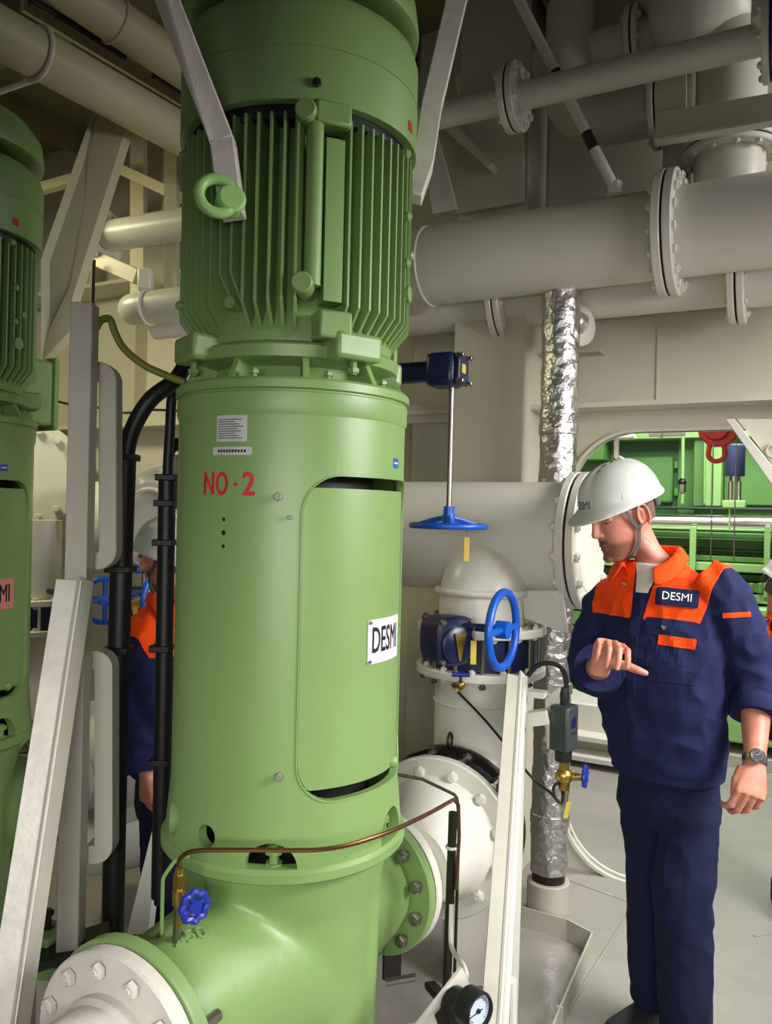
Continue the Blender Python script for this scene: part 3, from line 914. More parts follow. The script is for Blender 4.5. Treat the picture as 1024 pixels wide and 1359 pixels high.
# ------------------------------------------------------------------ upper left pipes and steel
def dpath(*q): return [at(*p) for p in q]


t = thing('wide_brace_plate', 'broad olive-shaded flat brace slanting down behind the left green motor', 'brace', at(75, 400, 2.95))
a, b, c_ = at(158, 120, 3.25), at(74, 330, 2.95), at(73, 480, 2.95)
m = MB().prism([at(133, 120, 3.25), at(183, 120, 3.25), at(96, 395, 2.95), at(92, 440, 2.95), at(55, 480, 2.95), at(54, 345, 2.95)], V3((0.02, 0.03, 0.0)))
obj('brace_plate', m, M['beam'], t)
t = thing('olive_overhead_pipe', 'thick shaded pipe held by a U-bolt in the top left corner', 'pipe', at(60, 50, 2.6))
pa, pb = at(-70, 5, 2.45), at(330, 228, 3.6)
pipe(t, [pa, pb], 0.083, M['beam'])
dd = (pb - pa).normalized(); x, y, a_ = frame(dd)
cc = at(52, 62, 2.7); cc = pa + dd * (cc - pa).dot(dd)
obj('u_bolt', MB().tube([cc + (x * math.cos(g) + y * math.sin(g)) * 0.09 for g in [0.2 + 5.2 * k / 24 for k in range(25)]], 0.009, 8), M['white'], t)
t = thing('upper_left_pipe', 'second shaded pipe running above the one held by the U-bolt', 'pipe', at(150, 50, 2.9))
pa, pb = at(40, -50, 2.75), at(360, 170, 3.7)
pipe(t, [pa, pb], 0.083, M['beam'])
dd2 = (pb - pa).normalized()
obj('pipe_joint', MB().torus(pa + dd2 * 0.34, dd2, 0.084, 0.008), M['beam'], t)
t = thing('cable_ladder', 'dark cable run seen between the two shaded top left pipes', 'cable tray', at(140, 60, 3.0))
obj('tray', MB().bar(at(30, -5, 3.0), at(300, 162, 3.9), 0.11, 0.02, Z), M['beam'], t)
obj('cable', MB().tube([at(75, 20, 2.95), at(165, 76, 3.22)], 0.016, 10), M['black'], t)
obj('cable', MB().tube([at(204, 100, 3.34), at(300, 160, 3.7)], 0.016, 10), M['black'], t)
obj('cable', MB().tube([at(40, 0, 2.8), at(72, 18, 2.9)], 0.014, 10), M['black'], t)
t = thing('flanged_wall_pipe', 'white pipe with a flange at its left end, left of the finned motor', 'pipe', at(190, 300, 3.4))
pa, pb = at(118, 318, 3.75), at(300, 288, 3.4)
pipe(t, [pa, pb], 0.07)
flange(t, at(136, 314, 3.7), pb - pa, 0.125, 0.07, 0.024, 8)
t = thing('pipe_support_angle', 'short cream angle bar carrying the flanged pipe on the left', 'bracket', at(145, 350, 3.7))
obj('angle_bar', MB().bar(at(98, 330, 3.75), at(184, 368, 3.55), 0.07, 0.04, Z), M['beam'], t, bevel=0.004)
obj('support_foot', MB().obox(at(193, 372, 3.5), (1, 0, 0), (0, 1, 0), Z, 0.06, 0.06, 0.1), M['white'], t, bevel=0.01)
t = thing('bent_wall_pipe', 'white pipe ending in an elbow beside the black hose top', 'pipe', at(200, 408, 3.3))
pipe(t, fillet([at(176, 408, 4.1), at(178, 411, 3.4), at(320, 392, 3.2)], 0.11), 0.068)
pipe(t, [at(205, 430, 3.75), at(330, 415, 3.65)], 0.075, name='rear_pipe')
cc = at(197, 408, 3.37)
obj('u_bolt', MB().torus(cc, V3((1, -0.3, 0)), 0.072, 0.006, 28, 8), M['white'], t)
t = thing('hanging_frame', 'cream box frame hanging beside the finned motor at the left', 'frame', at(208, 340, 3.7))
obj('frame_side', MB().prism([at(190, 320, 3.7), at(216, 300, 3.7), at(216, 376, 3.7), at(190, 382, 3.7)], V3((0.0, 0.05, 0))), M['beam'], t)
obj('frame_post', MB().bar(at(228, 200, 3.75), at(228, 385, 3.75), 0.06, 0.06, (1, 0, 0)), M['beam'], t)
obj('frame_rail', MB().bar(at(150, 220, 4.1), at(240, 262, 3.8), 0.05, 0.05, Z), M['beam'], t)
t = thing('vertical_frame_post', 'cream upright post behind the slanting brace, upper left', 'post', at(183, 250, 4.2))
obj('post_body', MB().bar(at(184, 120, 4.2), at(184, 400, 4.2), 0.07, 0.07, (1, 0, 0)), M['beam'], t)
obj('cross_rail', MB().bar(at(20, 260, 4.4), at(110, 235, 4.3), 0.05, 0.05, Z), M['beam'], t)
t = tag(obj('thin_pipe', MB().tube([at(-10, 125, 3.2), at(70, 97, 3.0)], 0.012, 10), M['white']), 'thin white rod running under the U-bolt at the left edge', 'rod')
tag(obj('drop_cable', MB().tube([at(124, 345, 3.6), at(123, 372, 3.6), at(122, 420, 3.6)], 0.011, 8), M['black']), 'short black cable hanging above the tall olive post', 'cable')
tag(obj('earth_cable', MB().tube(spline([at(127, 436, 1.95), at(134, 425, 1.96), at(146, 424, 1.98), at(152, 440, 1.99), at(164, 462, 2.0), at(190, 484, 2.0), at(220, 498, 2.0), at(246, 508, 2.0)], 6), 0.0095, 10), M['cable_green']),
    'green and yellow earth cable bowing from the olive post to the pump', 'cable')

# far left: blind flange tank, valve
c = at(40, 630, 4.3)
ax = V3((0.25, -1, 0)).normalized()
t = thing('blind_flanged_pipe', 'big white blind flange with a ring of bolts behind the left pump', 'pipe', c)
pipe(t, [c - ax * 0.9, c], 0.24, seg=36)
obj('blind_plate', MB().lathe([(0.28, 0), (0.285, 0.006), (0.285, 0.03), (0.28, 0.036)], c, ax, 48), M['white'], t)
x, y, a_ = frame(ax)
for k in range(14):
    g = 2 * math.pi * k / 14
    bolt(t, c + ax * 0.03 + (x * math.cos(g) + y * math.sin(g)) * 0.235, ax, 0.022, 0.03, M['white'])
cz = at(52, 760, 4.0)
t = thing('suction_riser', 'white vertical pipe with a blue wafer valve, between the left pump and the olive post', 'pipe', (cz.x, cz.y, 0))
col = lambda yy: at(52, yy, 4.0).z
pipe(t, [V3((cz.x, cz.y, col(690))), V3((cz.x, cz.y, col(792)))], 0.105)
pipe(t, [V3((cz.x, cz.y, 0)), V3((cz.x, cz.y, col(835)))], 0.105)
flange(t, (cz.x, cz.y, col(797)), Z, 0.165, 0.1, 0.03, 10, pair=False)
flange(t, (cz.x, cz.y, col(836)), Z, 0.165, 0.1, 0.03, 10, pair=False)
obj('wafer_body', MB().ringplate((cz.x, cz.y, (col(800) + col(833)) / 2), Z, 0.13, 0.09, col(800) - col(833)), M['navy'], t)
for k in range(10):
    g = 2 * math.pi * (k + 0.2) / 10
    bolt(t, V3((cz.x, cz.y, (col(800) + col(833)) / 2)) + V3((math.cos(g), math.sin(g), 0)) * 0.145, Z, 0.014, 0.16, M['white'], 'stud')
wc = at(139, 797, 3.6)
hw = obj('handwheel', wheel_mb(wc, V3((0.55, -0.83, 0)), 0.1, 0.012, 4), M['blue'], t)
obj('wheel_shaft', MB().tube([wc, V3((cz.x, cz.y, wc.z))], 0.014, 10), M['navy'], t)
c = at(190, 817, 3.3)
t = thing('small_gear_box', 'dark navy gear box under a rod and blue wheel rim, beside the half-hidden worker', 'valve gear', c)
obj('gear_case', MB().obox(c, (1, 0, 0), (0, 1, 0), Z, 0.13, 0.12, 0.11), M['navy'], t, bevel=0.02)
obj('operating_rod', MB().tube([c, c + Z * 0.2], 0.01, 10), M['steel'], t)
obj('handwheel', MB().torus(c + Z * 0.195, Z, 0.1, 0.011, 32, 10).tube([c + Z * 0.195 - V3((0.1, 0, 0)), c + Z * 0.195 + V3((0.1, 0, 0))], 0.009, 8), M['blue'], t)
c = at(218, 690, 3.25); ax = V3((-0.35, -0.94, 0)).normalized()
t = thing('ring_flanged_pipe', 'white ring flange behind the half-hidden worker\'s helmet', 'pipe', c)
pipe(t, [c - ax * 0.14, c + ax * 0.1], 0.15, seg=36)
flange(t, c, ax, 0.225, 0.14, 0.03, 10, pair=False, bolt_r=0.02)
obj('end_ring', MB().torus(c + ax * 0.1, ax, 0.12, 0.012), M['white'], t)
tag(obj('thin_wire', MB().tube(spline([at(40, 545, 3.0), at(60, 530, 3.0), at(90, 536, 3.1), at(130, 541, 3.2), at(165, 548, 3.3), at(200, 544, 3.3), at(250, 546, 3.3)], 5), 0.005, 6), M['black']), 'thin black wire sagging along the wall behind the hoses', 'wire')
# ------------------------------------------------------------------ the green vertical pump
PB = V3((-0.233, 1.96, 0))
M['cap'] = mat('dull_zinc', (128, 134, 112), 0.55, metal=0.3)
G = M['green']; CG = M['cast_green']


def az(a): return V3((math.sin(a), -math.cos(a), 0))


DEG = math.pi / 180
RC = 0.275
pump = thing('vertical_pump', 'tall green vertical pump and motor in the foreground stencilled in red lettering', 'pump', PB, 'green vertical pumps')
O = PB
D_OUT = V3((0.574, 0.819, 0)).normalized()
D_IN = V3((-0.47, -0.88, 0)).normalized()
ZO, ZI = 0.612, 0.645

# cast casing: one blended skin
mb = MB()
mb.lathe([(0.25, 0.10), (0.235, 0.2), (0.228, 0.4), (0.228, 0.62), (0.236, 0.76), (0.252, 0.84), (0.26, 0.884), (0.2, 0.886)], O, Z, 48)
mb.tube([O + Z * ZO, O + D_OUT * 0.2 + Z * ZO, O + D_OUT * 0.38 + Z * ZO], 0.15, 32, rs=[0.2, 0.165, 0.135])
mb.tube([O + Z * 0.56, O + D_IN * 0.18 + Z * 0.62, O + D_IN * 0.36 + Z * ZI, O + D_IN * 0.5 + Z * ZI], 0.2, 32, rs=[0.225, 0.205, 0.165, 0.15])
mb.bar(O + D_OUT * 0.1 + Z * 0.36, O + D_OUT * 0.33 + Z * 0.48, 0.03, 0.12, Z.cross(D_OUT))
mb.bar(O + V3((0.205, -0.04, 0.15)), O + V3((0.215, -0.04, 0.8)), 0.05, 0.05, (1, 0, 0))
body = link('pump_casing', remeshed(mb, 0.011, 10, 0.5, 'pump_casing'), CG, pump)
x, y, a_ = frame(D_OUT)
f = obj('outlet_flange', MB().ringplate(O + D_OUT * 0.395 + Z * ZO, D_OUT, 0.197, 0.08, 0.03), G, pump)
for k in range(12):
    g = 2 * math.pi * (k + 0.5) / 12
    bolt(f, O + D_OUT * 0.39 + Z * ZO + (x * math.cos(g) + y * math.sin(g)) * 0.166, D_OUT, 0.0185, 0.055, M['steel'])
obj('outlet_gasket', MB().ringplate(O + D_OUT * 0.412 + Z * ZO, D_OUT, 0.194, 0.08, 0.004), M['dark_steel'], pump)
obj('outlet_counter_flange', MB().ringplate(O + D_OUT * 0.43 + Z * ZO, D_OUT, 0.197, 0.08, 0.03), M['white'], pump)
f = obj('inlet_flange', MB().ringplate(O + D_IN * 0.5 + Z * ZI, D_IN, 0.205, 0.08, 0.03), G, pump)
for k in range(4): obj('flange_lug', MB().tube([O + D_IN * 0.48 + Z * ZI + (frame(D_IN)[0] * math.cos(k * 1.57 + 0.4) + frame(D_IN)[1] * math.sin(k * 1.57 + 0.4)) * 0.16, O + D_IN * 0.42 + Z * ZI + (frame(D_IN)[0] * math.cos(k * 1.57 + 0.4) + frame(D_IN)[1] * math.sin(k * 1.57 + 0.4)) * 0.16], 0.012, 8), M['steel'], pump)

# lantern with its openings
mb = MB()
mb.lathe([(0.258, 0.912), (0.258, 1.90), (RC, 1.90), (RC, 1.05), (RC + 0.012, 0.912)], O, Z, 96, True)
lan = obj('lantern', mb, G, pump, sharp=40)


def cutter(shape_pts, r0, r1):
    """prism through the wall: outline in (azimuth, z)"""
    m = MB()
    a = m.ring([O + az(p[0]) * r0 + Z * p[1] for p in shape_pts]); b = m.ring([O + az(p[0]) * r1 + Z * p[1] for p in shape_pts])
    m.cap(a, True); m.cap(b); m.bridge(a, b)
    bmesh.ops.triangulate(m.bm, faces=[f_ for f_ in m.bm.faces if len(f_.verts) > 4])
    me = m.mesh('cut'); o = bpy.data.objects.new('cut', me); C.objects.link(o)
    return o


A0, A1, ZD0, ZD1 = 11.5 * DEG, 96 * DEG, 1.05, 1.755


def rrect(a0, a1, z0, z1, r, n=8):
    ra = r / RC; out = []
    for (ca, cz, t0) in ((a1 - ra, z1 - r, 0), (a0 + ra, z1 - r, 90), (a0 + ra, z0 + r, 180), (a1 - ra, z0 + r, 270)):
        for k in range(n + 1):
            t = (t0 + 90 * k / n) * DEG
            out.append((ca + ra * math.cos(t), cz + r * math.sin(t)))
    # fill long runs so that the outline follows the curve
    full = []
    for i, p in enumerate(out):
        q = out[(i + 1) % len(out)]; full.append(p)
        m_ = int(abs(q[0] - p[0]) / (4 * DEG))
        for j in range(1, m_ + 1): full.append((p[0] + (q[0] - p[0]) * j / (m_ + 1), p[1] + (q[1] - p[1]) * j / (m_ + 1)))
    return full


def oval(a, z, ra, rz, n=20, half=False):
    if half:
        return [(a + ra * math.cos(math.pi * k / n), z + rz * math.sin(math.pi * k / n)) for k in range(n + 1)]
    return [(a + ra * math.cos(2 * math.pi * k / n), z + rz * math.sin(2 * math.pi * k / n)) for k in range(n)]


cuts = [cutter(rrect(A0, A1, ZD0, ZD1, 0.085), 0.2, 0.34)]
HOLES = [(-57, 0.972, 6.5, 0.038, 0), (-30, 0.968, 5.0, 0.024, 0), (1, 0.917, 11.5, 0.054, 1), (69, 0.917, 12, 0.07, 1)]
for a, z, ra, rz, hf in HOLES: cuts.append(cutter(oval(a * DEG, z, ra * DEG, rz, half=bool(hf)), 0.2, 0.34))
for z, r in ((1.656, 0.0045), (1.627, 0.006), (1.598, 0.0045)): cuts.append(cutter(oval(-25.3 * DEG, z, r / RC, r, 12), 0.2, 0.34))
for cu in cuts:
    bm_ = lan.modifiers.new('cut', 'BOOLEAN'); bm_.operation = 'DIFFERENCE'; bm_.object = cu; bm_.solver = 'EXACT'
    cu.location = -wpos(lan)
    cu.parent = None
    cu.location = (0, 0, 0)
dg = bpy.context.evaluated_depsgraph_get(); dg.update()
me = bpy.data.meshes.new_from_object(lan.evaluated_get(dg))
lan.modifiers.clear(); lan.data = me
for cu in cuts: bpy.data.objects.remove(cu)
me.polygons.foreach_set('use_smooth', [True] * len(me.polygons)); me.set_sharp_from_angle(angle=math.radians(35))


def curved(name, outline, r0, r1, material, parent=pump, n=24):
    """a curved sheet with a rounded outline on the pump's cylinder"""
    a0 = min(p[0] for p in outline); a1 = max(p[0] for p in outline)
    m = MB(); prev = None
    for i in range(n + 1):
        t = i / n
        a = a0 + (a1 - a0) * (0.5 - 0.5 * math.cos(math.pi * t))
        zs = []
        for k in range(len(outline)):
            p, q = outline[k], outline[(k + 1) % len(outline)]
            if (p[0] - a) * (q[0] - a) <= 1e-12 and abs(p[0] - q[0]) > 1e-9: zs.append(p[1] + (q[1] - p[1]) * (a - p[0]) / (q[0] - p[0]))
        if len(zs) < 2: zs = [p[1] for p in outline if abs(p[0] - a) < 1e-6] or [outline[0][1]]
        lo, hi = min(zs), max(zs)
        if hi - lo < 1e-5: hi = lo + 1e-5
        d = az(a)
        rg = m.ring([O + d * r0 + Z * lo, O + d * r1 + Z * lo, O + d * r1 + Z * hi, O + d * r0 + Z * hi])
        if prev: m.bridge(prev, rg)
        else: m.cap(rg, True)
        prev = rg
    m.cap(prev)
    return obj(name, m, material, parent)


cover = curved('coupling_cover', [(a, min(max(z, ZD0 + 0.026), ZD1 - 0.026)) for a, z in rrect(A0 + 0.3 * DEG, A1 - 0.3 * DEG, ZD0 + 0.001, ZD1 - 0.001, 0.085)], 0.2625, 0.2695, G, n=60)
# raised lip round the aperture's left side
for rr in (0,):
    out = rrect(A0 - 0.35 * DEG, A1 + 0.35 * DEG, ZD0 - 0.002, ZD1 + 0.002, 0.087)
    pts = [O + az(a) * (RC + 0.0005) + Z * z for a, z in out]
    obj('aperture_rim', MB().tube(pts + [pts[0]], 0.0022, 6), G, pump)
obj('cover_bolt', MB().ball(O + az(75 * DEG) * 0.27 + Z * 1.085, 0.016), G, pump)
obj('inner_column', MB().lathe([(0.1, 0.9), (0.1, 1.9)], O, Z, 24), M['dark_steel'], pump)
obj('lantern_dark_backing', MB().lathe([(0.257, 0.914), (0.2, 0.916), (0.2, 1.9)], O, Z, 32), M['black'], pump)  # black surface added to darken the view through the lantern openings
obj('lower_flange', MB().lathe([(0.2, 0.884), (0.29, 0.884), (0.296, 0.89), (0.296, 0.908), (0.288, 0.916), (0.259, 0.917), (0.258, 0.912), (0.2, 0.91)], O, Z, 96), G, pump)
bolt(pump, O + az(2 * DEG) * 0.255 + Z * 0.93, Z, 0.02, 0.02, G)
bolt(pump, O + az(75 * DEG) * 0.25 + Z * 0.93, Z, 0.018, 0.02, G)
obj('upper_flange', MB().lathe([(0.2, 1.895), (RC + 0.001, 1.885), (0.280, 1.897), (0.280, 1.932), (0.276, 1.935), (0.276, 1.938), (0.284, 1.941), (0.284, 1.958), (0.278, 1.964), (0.2, 1.964)], O, Z, 96), G, pump)
for a, z in ((0.5, 1.707), (3.5, 1.112), (6.0, 1.664)):
    b_ = bolt(pump, O + az(a * DEG) * (RC + 0.002) + Z * z, az(a * DEG), 0.010 if z != 1.664 else 0.006, 0.006, M['cap'], 'cap_screw')

for z, r in ((1.656, 0.0045), (1.627, 0.006), (1.598, 0.0045)):
    obj('hole_dark_disc', MB().lathe([(r * 0.98, -0.004), (r * 0.98, 0.0)], O + az(-25.3 * DEG) * (RC - 0.0015) + Z * z, az(-25.3 * DEG), 14), M['black'], pump)  # black discs put in for the shade inside the holes

# bearing bracket between lantern and motor
obj('bearing_bracket', MB().lathe([(0.24, 1.96), (0.205, 1.97), (0.2, 2.0), (0.24, 2.008), (0.252, 2.013), (0.256, 2.038), (0.245, 2.046), (0.15, 2.046)], O, Z, 72), CG, pump)
for a in range(-168, 192, 36):
    d = az(a * DEG); s_ = Z.cross(d)
    m = MB().prism([O + d * 0.19 + Z * 1.96 - s_ * 0.007, O + d * 0.274 + Z * 1.96 - s_ * 0.007, O + d * 0.245 + Z * 2.015 - s_ * 0.007, O + d * 0.19 + Z * 2.015 - s_ * 0.007], s_ * 0.014)
    obj('bracket_rib', m, CG, pump)
for a in (-13, 23, 58): bolt(pump, O + az(a * DEG) * 0.258 + Z * 1.968, Z, 0.011, 0.01, CG)
for a in (-54, 36, 126, 216):
    d = az(a * DEG); s_ = Z.cross(d)
    foot = obj('motor_lug', MB().obox(O + d * 0.25 + Z * 2.04, s_, d, Z, 0.12, 0.08, 0.06), CG, pump, bevel=0.01)
    bolt(foot, O + d * 0.262 + Z * 2.015, Z, 0.014, 0.04, G)
# motor body
obj('motor_frame', MB().lathe([(0.2, 2.045), (0.235, 2.05), (0.238, 2.08), (0.222, 2.12), (0.22, 2.6), (0.1, 2.62)], O, Z, 72), CG, pump)
FM = {}


def fin(a, zb_, zt, r1, th=0.0052, cut=0.06):
    k = (zb_, zt, r1, th, cut)
    if k not in FM:
        m = MB()
        prof = [(0.2, zb_ - 0.02), (0.225, zb_ - 0.02), (r1, zb_ + cut), (r1, zt), (0.2, zt)]
        lo = m.ring([V3((-th, -r, z)) for r, z in prof]); hi = m.ring([V3((th, -r, z)) for r, z in prof])
        # thinner outwards
        for vv, (r, z) in zip(lo, prof): vv.co.x = -th * (1.0 if r < 0.23 else 0.5)
        for vv, (r, z) in zip(hi, prof): vv.co.x = th * (1.0 if r < 0.23 else 0.5)
        m.cap(lo, True); m.cap(hi); m.bridge(lo, hi)
        me_ = m.mesh('fin', 30); me_.materials.append(G); FM[k] = me_
    o = bpy.data.objects.new('fin', FM[k]); C.objects.link(o); o.parent = pump
    o.location = (0, 0, 0); o.rotation_euler = (0, 0, a); ORIG[o.name] = wpos(pump)
    return o


a = -180.0
while a < 179:
    skip = (8.0 < a < 27.6) or (98 < a < 126)
    if not skip:
        short = -33 < a < -18
        fin(a * DEG, 2.14 if short else 2.075, 2.527, 0.28, cut=0.05)
    a += 6.0 if not (8.0 <= a < 24.0) else 2.0
# conduit boss and flat panel
for a_, r_ in ((6.5, 0.279), (13.5, 0.292)):
    d = az(a_ * DEG)
    obj('conduit_boss', MB().tube([O + d * (r_ - 0.02) + Z * 2.16, O + d * (r_ - 0.02) + Z * 2.53], 0.0185 if a_ > 10 else 0.011, 16), CG, pump)
for z in (2.16, 2.525):
    d = az(9 * DEG)
    obj('boss_plug', MB().lathe([(0.023, -0.06), (0.023, 0.01), (0.02, 0.014)], O + d * 0.29 + Z * z, az(-2 * DEG), 24), CG, pump)
obj('side_panel', MB().patch(0.2, 0.28, 18.5 * DEG, 27 * DEG, 2.13, 2.48, 6, O), CG, pump)
obj('panel_lug', MB().obox(O + az(21 * DEG) * 0.262 + Z * 2.53, az(111 * DEG), az(21 * DEG), Z, 0.08, 0.06, 0.05), CG, pump, bevel=0.006)
obj('panel_lug', MB().obox(O + az(24 * DEG) * 0.255 + Z * 2.08, az(114 * DEG), az(24 * DEG), Z, 0.075, 0.07, 0.06), CG, pump, bevel=0.006)
obj('lifting_pad', MB().lathe([(0.02, -0.1), (0.02, 0.0)], O + az(75 * DEG) * 0.288 + Z * 2.2, az(75 * DEG), 20), CG, pump)
obj('grease_plug', MB().lathe([(0.014, -0.08), (0.014, 0.0)], O + az(-27 * DEG) * 0.262 + Z * 2.13, az(-27 * DEG), 16), CG, pump)
for a_, z in ((-66, 2.5), (-66, 2.15), (68, 2.52), (72, 2.38), (80, 2.3), (72, 2.27)):
    obj('frame_screw', MB().lathe([(0.011, -0.06), (0.011, 0.0), (0.006, 0.006)], O + az(a_ * DEG) * 0.286 + Z * z, az(a_ * DEG), 12), CG, pump)
# fan cowl and rain hood
obj('cowl_gap_shade', MB().lathe([(0.262, 2.52), (0.262, 2.6)], O, Z, 48), M['black'], pump)  # black cylinder stands for the shade below the cowl edge
obj('fan_cowl', MB().lathe([(0.264, 2.55), (0.287, 2.55), (0.288, 2.661), (0.2855, 2.662), (0.2855, 2.667), (0.288, 2.668), (0.288, 2.755), (0.28, 2.782), (0.262, 2.798), (0.2, 2.805), (0.1, 2.805), (0.1, 2.79), (0.262, 2.75), (0.264, 2.65)], O, Z, 96, True), G, pump)
bolt(pump, O + az(13 * DEG) * 0.288 + Z * 2.585, az(13 * DEG), 0.0105, 0.008, M['dark_steel'], 'cap_screw')
obj('cowl_sticker', MB().patch(0.2878, 0.2886, 67 * DEG, 72 * DEG, 2.575, 2.598, 3, O), M['red'], pump)
obj('fan_grille', MB().lathe([(0.18, 2.8), (0.18, 2.845)], O, Z, 48), M['dark_green'], pump)
obj('rain_hood', MB().lathe([(0.2, 2.845), (0.27, 2.832), (0.286, 2.836), (0.288, 2.85), (0.28, 2.91), (0.24, 2.96), (0.1, 2.975)], O, Z, 72), G, pump)
for a_ in range(0, 360, 90): obj('hood_post', MB().tube([O + az((a_ + 62) * DEG) * 0.215 + Z * 2.795, O + az((a_ + 62) * DEG) * 0.215 + Z * 2.84], 0.012, 8), G, pump)
# terminal box
d = az(150 * DEG); s_ = Z.cross(d)
tb = obj('terminal_box', MB().obox(O + d * 0.29 + Z * 2.09, s_, d, Z, 0.13, 0.16, 0.24), G, pump, bevel=0.012)
obj('box_lid', MB().obox(O + d * 0.375 + Z * 2.09, s_, d, Z, 0.15, 0.02, 0.27), G, tb, bevel=0.006)
obj('cable_gland', MB().lathe([(0.022, -0.06), (0.022, 0)], O + d * 0.32 + Z * 1.985, Z, 10), M['dark_steel'], tb)
# logo plate on the cover, sticker, nameplates
def cyl_text(s, size, a0, z0, R, material, name, ez=1.0, ew=1.0, parent=pump):
    me_ = text_mesh(s, size, 0, 0.0, 0.04 if name == 'stencil_lettering' else 0.022 if name == 'lettering' else 0.0)
    for v in me_.vertices:
        a_ = a0 + v.co.x * ew / R
        v.co = O + az(a_) * R + Z * (z0 + v.co.y * ez)
    return link(name, me_, material, parent)


PA0, PA1 = 47 * DEG, 79 * DEG
ZP = 1.386


def logo(parent, plate_mat):
    plate = curved('logo_plate', rrect(PA0, PA1, ZP - 0.05, ZP + 0.05, 0.006), 0.2695, 0.2725, plate_mat, parent, 12)
    return plate


logo(pump, M['plate'])
cyl_text('DESMI', 0.078, (PA0 + PA1) / 2 - 0.01, ZP, 0.2728, M['ink'], 'lettering', 1.05, 0.58)
for a_, z in ((PA0 + 0.02, ZP + 0.044), (PA0 + 0.02, ZP - 0.044)): bolt(pump, O + az(a_) * 0.2725 + Z * z, az(a_), 0.004, 0.003, M['steel'], 'rivet')
bs = curved('blue_sticker', rrect(64 * DEG, 70 * DEG, 1.777 + 0.006, 1.8 + 0.006, 0.001), RC + 0.0002, RC + 0.0008, M['blue_sticker'], pump, 4)
obj('sticker_print', MB().patch(RC + 0.0008, RC + 0.0011, 65 * DEG, 69 * DEG, 1.793, 1.7965, 3, O), M['white_ink'], pump)
# raised casting letters on the casing
casing_bvh = bvh_of(body)


def cast_text(s, size, px, py):
    n = V3((0, 0, 0)); o1 = None
    for dx in (-25, 0, 25):
        h = casing_bvh.ray_cast(CAM, (at(px + dx, py, 1.7) - CAM).normalized(), 6)
        n += h[1] if h[1].dot(CAM - h[0]) > 0 else -h[1]
        if dx == 0: o1 = h[0]
    n.normalize(); xd = Z.cross(n).normalized(); yd = n.cross(xd)
    xd, yd = (xd - yd * 0.05).normalized(), (yd + xd * 0.05).normalized()
    me_ = text_mesh(s, size, 0.0)
    conform(me_, o1, xd, yd, casing_bvh, 0.006)
    o = link('cast_lettering', me_, CG, pump)
    sol = o.modifiers.new('t', 'SOLIDIFY'); sol.thickness = 0.01; sol.offset = -1
    return o


# the other pump is a copy, made before what only this one carries
pump1 = copy_tree(pump, None, OFF)
tag(pump1, 'left green vertical pump and motor cut off by the left edge of the picture')
for ch in list(pump1.children):
    if ch.name.startswith('logo_plate'):
        ch.data = ch.data.copy(); ch.data.materials[0] = M['pink_plate']; ch['label'] = 'logo plate with a pinkish ground'
cast_text('DESMI', 0.045, 258, 1208)
cast_text('250', 0.05, 252, 1244)
# stencil and plates that show on the front pump
def stencil(s, size, a0, z0, ew, ez):
    o = cyl_text(s, size, a0, z0, RC + 0.0006, M['red_paint'], 'stencil_lettering', ez, ew)
    o['label'] = 'red stencilled number'
    return o


stencil('N', 0.075, -34.5 * DEG, 1.731, 0.62, 0.95); stencil('O', 0.075, -26.8 * DEG, 1.731, 0.55, 0.95)
stencil('.', 0.055, -19.5 * DEG, 1.746, 1.1, 1.0); stencil('2', 0.075, -13 * DEG, 1.731, 0.78, 0.95)
npl = curved('name_plate', rrect(-30 * DEG, -14.5 * DEG, 1.824, 1.881, 0.002), RC + 0.0002, RC + 0.0022, M['alu_plate'], pump, 10)
m = MB()
for k in range(9):
    z = 1.831 + 0.005 * k
    m.patch(RC + 0.0022, RC + 0.0026, -29 * DEG, (-16 - (k * 37 % 5)) * DEG, z, z + 0.0016, 6, O)
tag(obj('plate_print', m, M['dark_steel'], npl), kind='stuff')
np2 = curved('number_plate', rrect(-32 * DEG, -12 * DEG, 1.795, 1.813, 0.002), RC + 0.0002, RC + 0.0022, M['alu_plate'], pump, 10)
m = MB()
for k in range(10): m.patch(RC + 0.0022, RC + 0.0026, (-29 + k * 1.5) * DEG, (-28 + k * 1.5) * DEG, 1.801, 1.807, 2, O)
tag(obj('plate_print', m, M['dark_steel'], np2), kind='stuff')
tag(curved('yellow_sticker', rrect(67 * DEG, 73 * DEG, 0.99, 1.03, 0.005), RC + 0.0004, RC + 0.0012, M['yellow_sticker'], pump, 6), 'yellow sticker')

# suction pipe at the front left
x, y, a_ = frame(D_IN)
t = thing('suction_pipe', 'white suction pipe with a wide bolted flange in the bottom left foreground', 'pipe', O + D_IN * 0.8)
f = obj('flange', MB().ringplate(O + D_IN * 0.533 + Z * ZI, D_IN, 0.197, 0.08, 0.034), M['white_worn'], t)
for k in range(12):
    g = 2 * math.pi * (k + 0.3) / 12
    bolt(f, O + D_IN * 0.54 + Z * ZI + (x * math.cos(g) + y * math.sin(g)) * 0.166, D_IN, 0.0165, 0.03, M['white_worn'])
obj('gasket', MB().ringplate(O + D_IN * 0.5155 + Z * ZI, D_IN, 0.188, 0.08, 0.004), M['dark_steel'], t)
obj('pipe_neck', MB().lathe([(0.122, 0), (0.122, 0.02), (0.114, 0.03), (0.114, 0.5)], O + D_IN * 0.548 + Z * ZI, D_IN, 40), M['white_worn'], t)

# ------------------------------------------------------------------ motor stays
def stay(label, pts, wd, th, side, parent_name='motor_stay'):
    t_ = thing(parent_name, label, 'brace', pts[-1])
    for i in range(len(pts) - 1):
        a, b = V3(pts[i]), V3(pts[i + 1])
        e = (b - a).normalized() * (wd * 0.06)
        obj('bar', MB().bar(a - e * 0, b + e, wd, th, side), M['white_worn'], t_, bevel=0.003)
    return t_


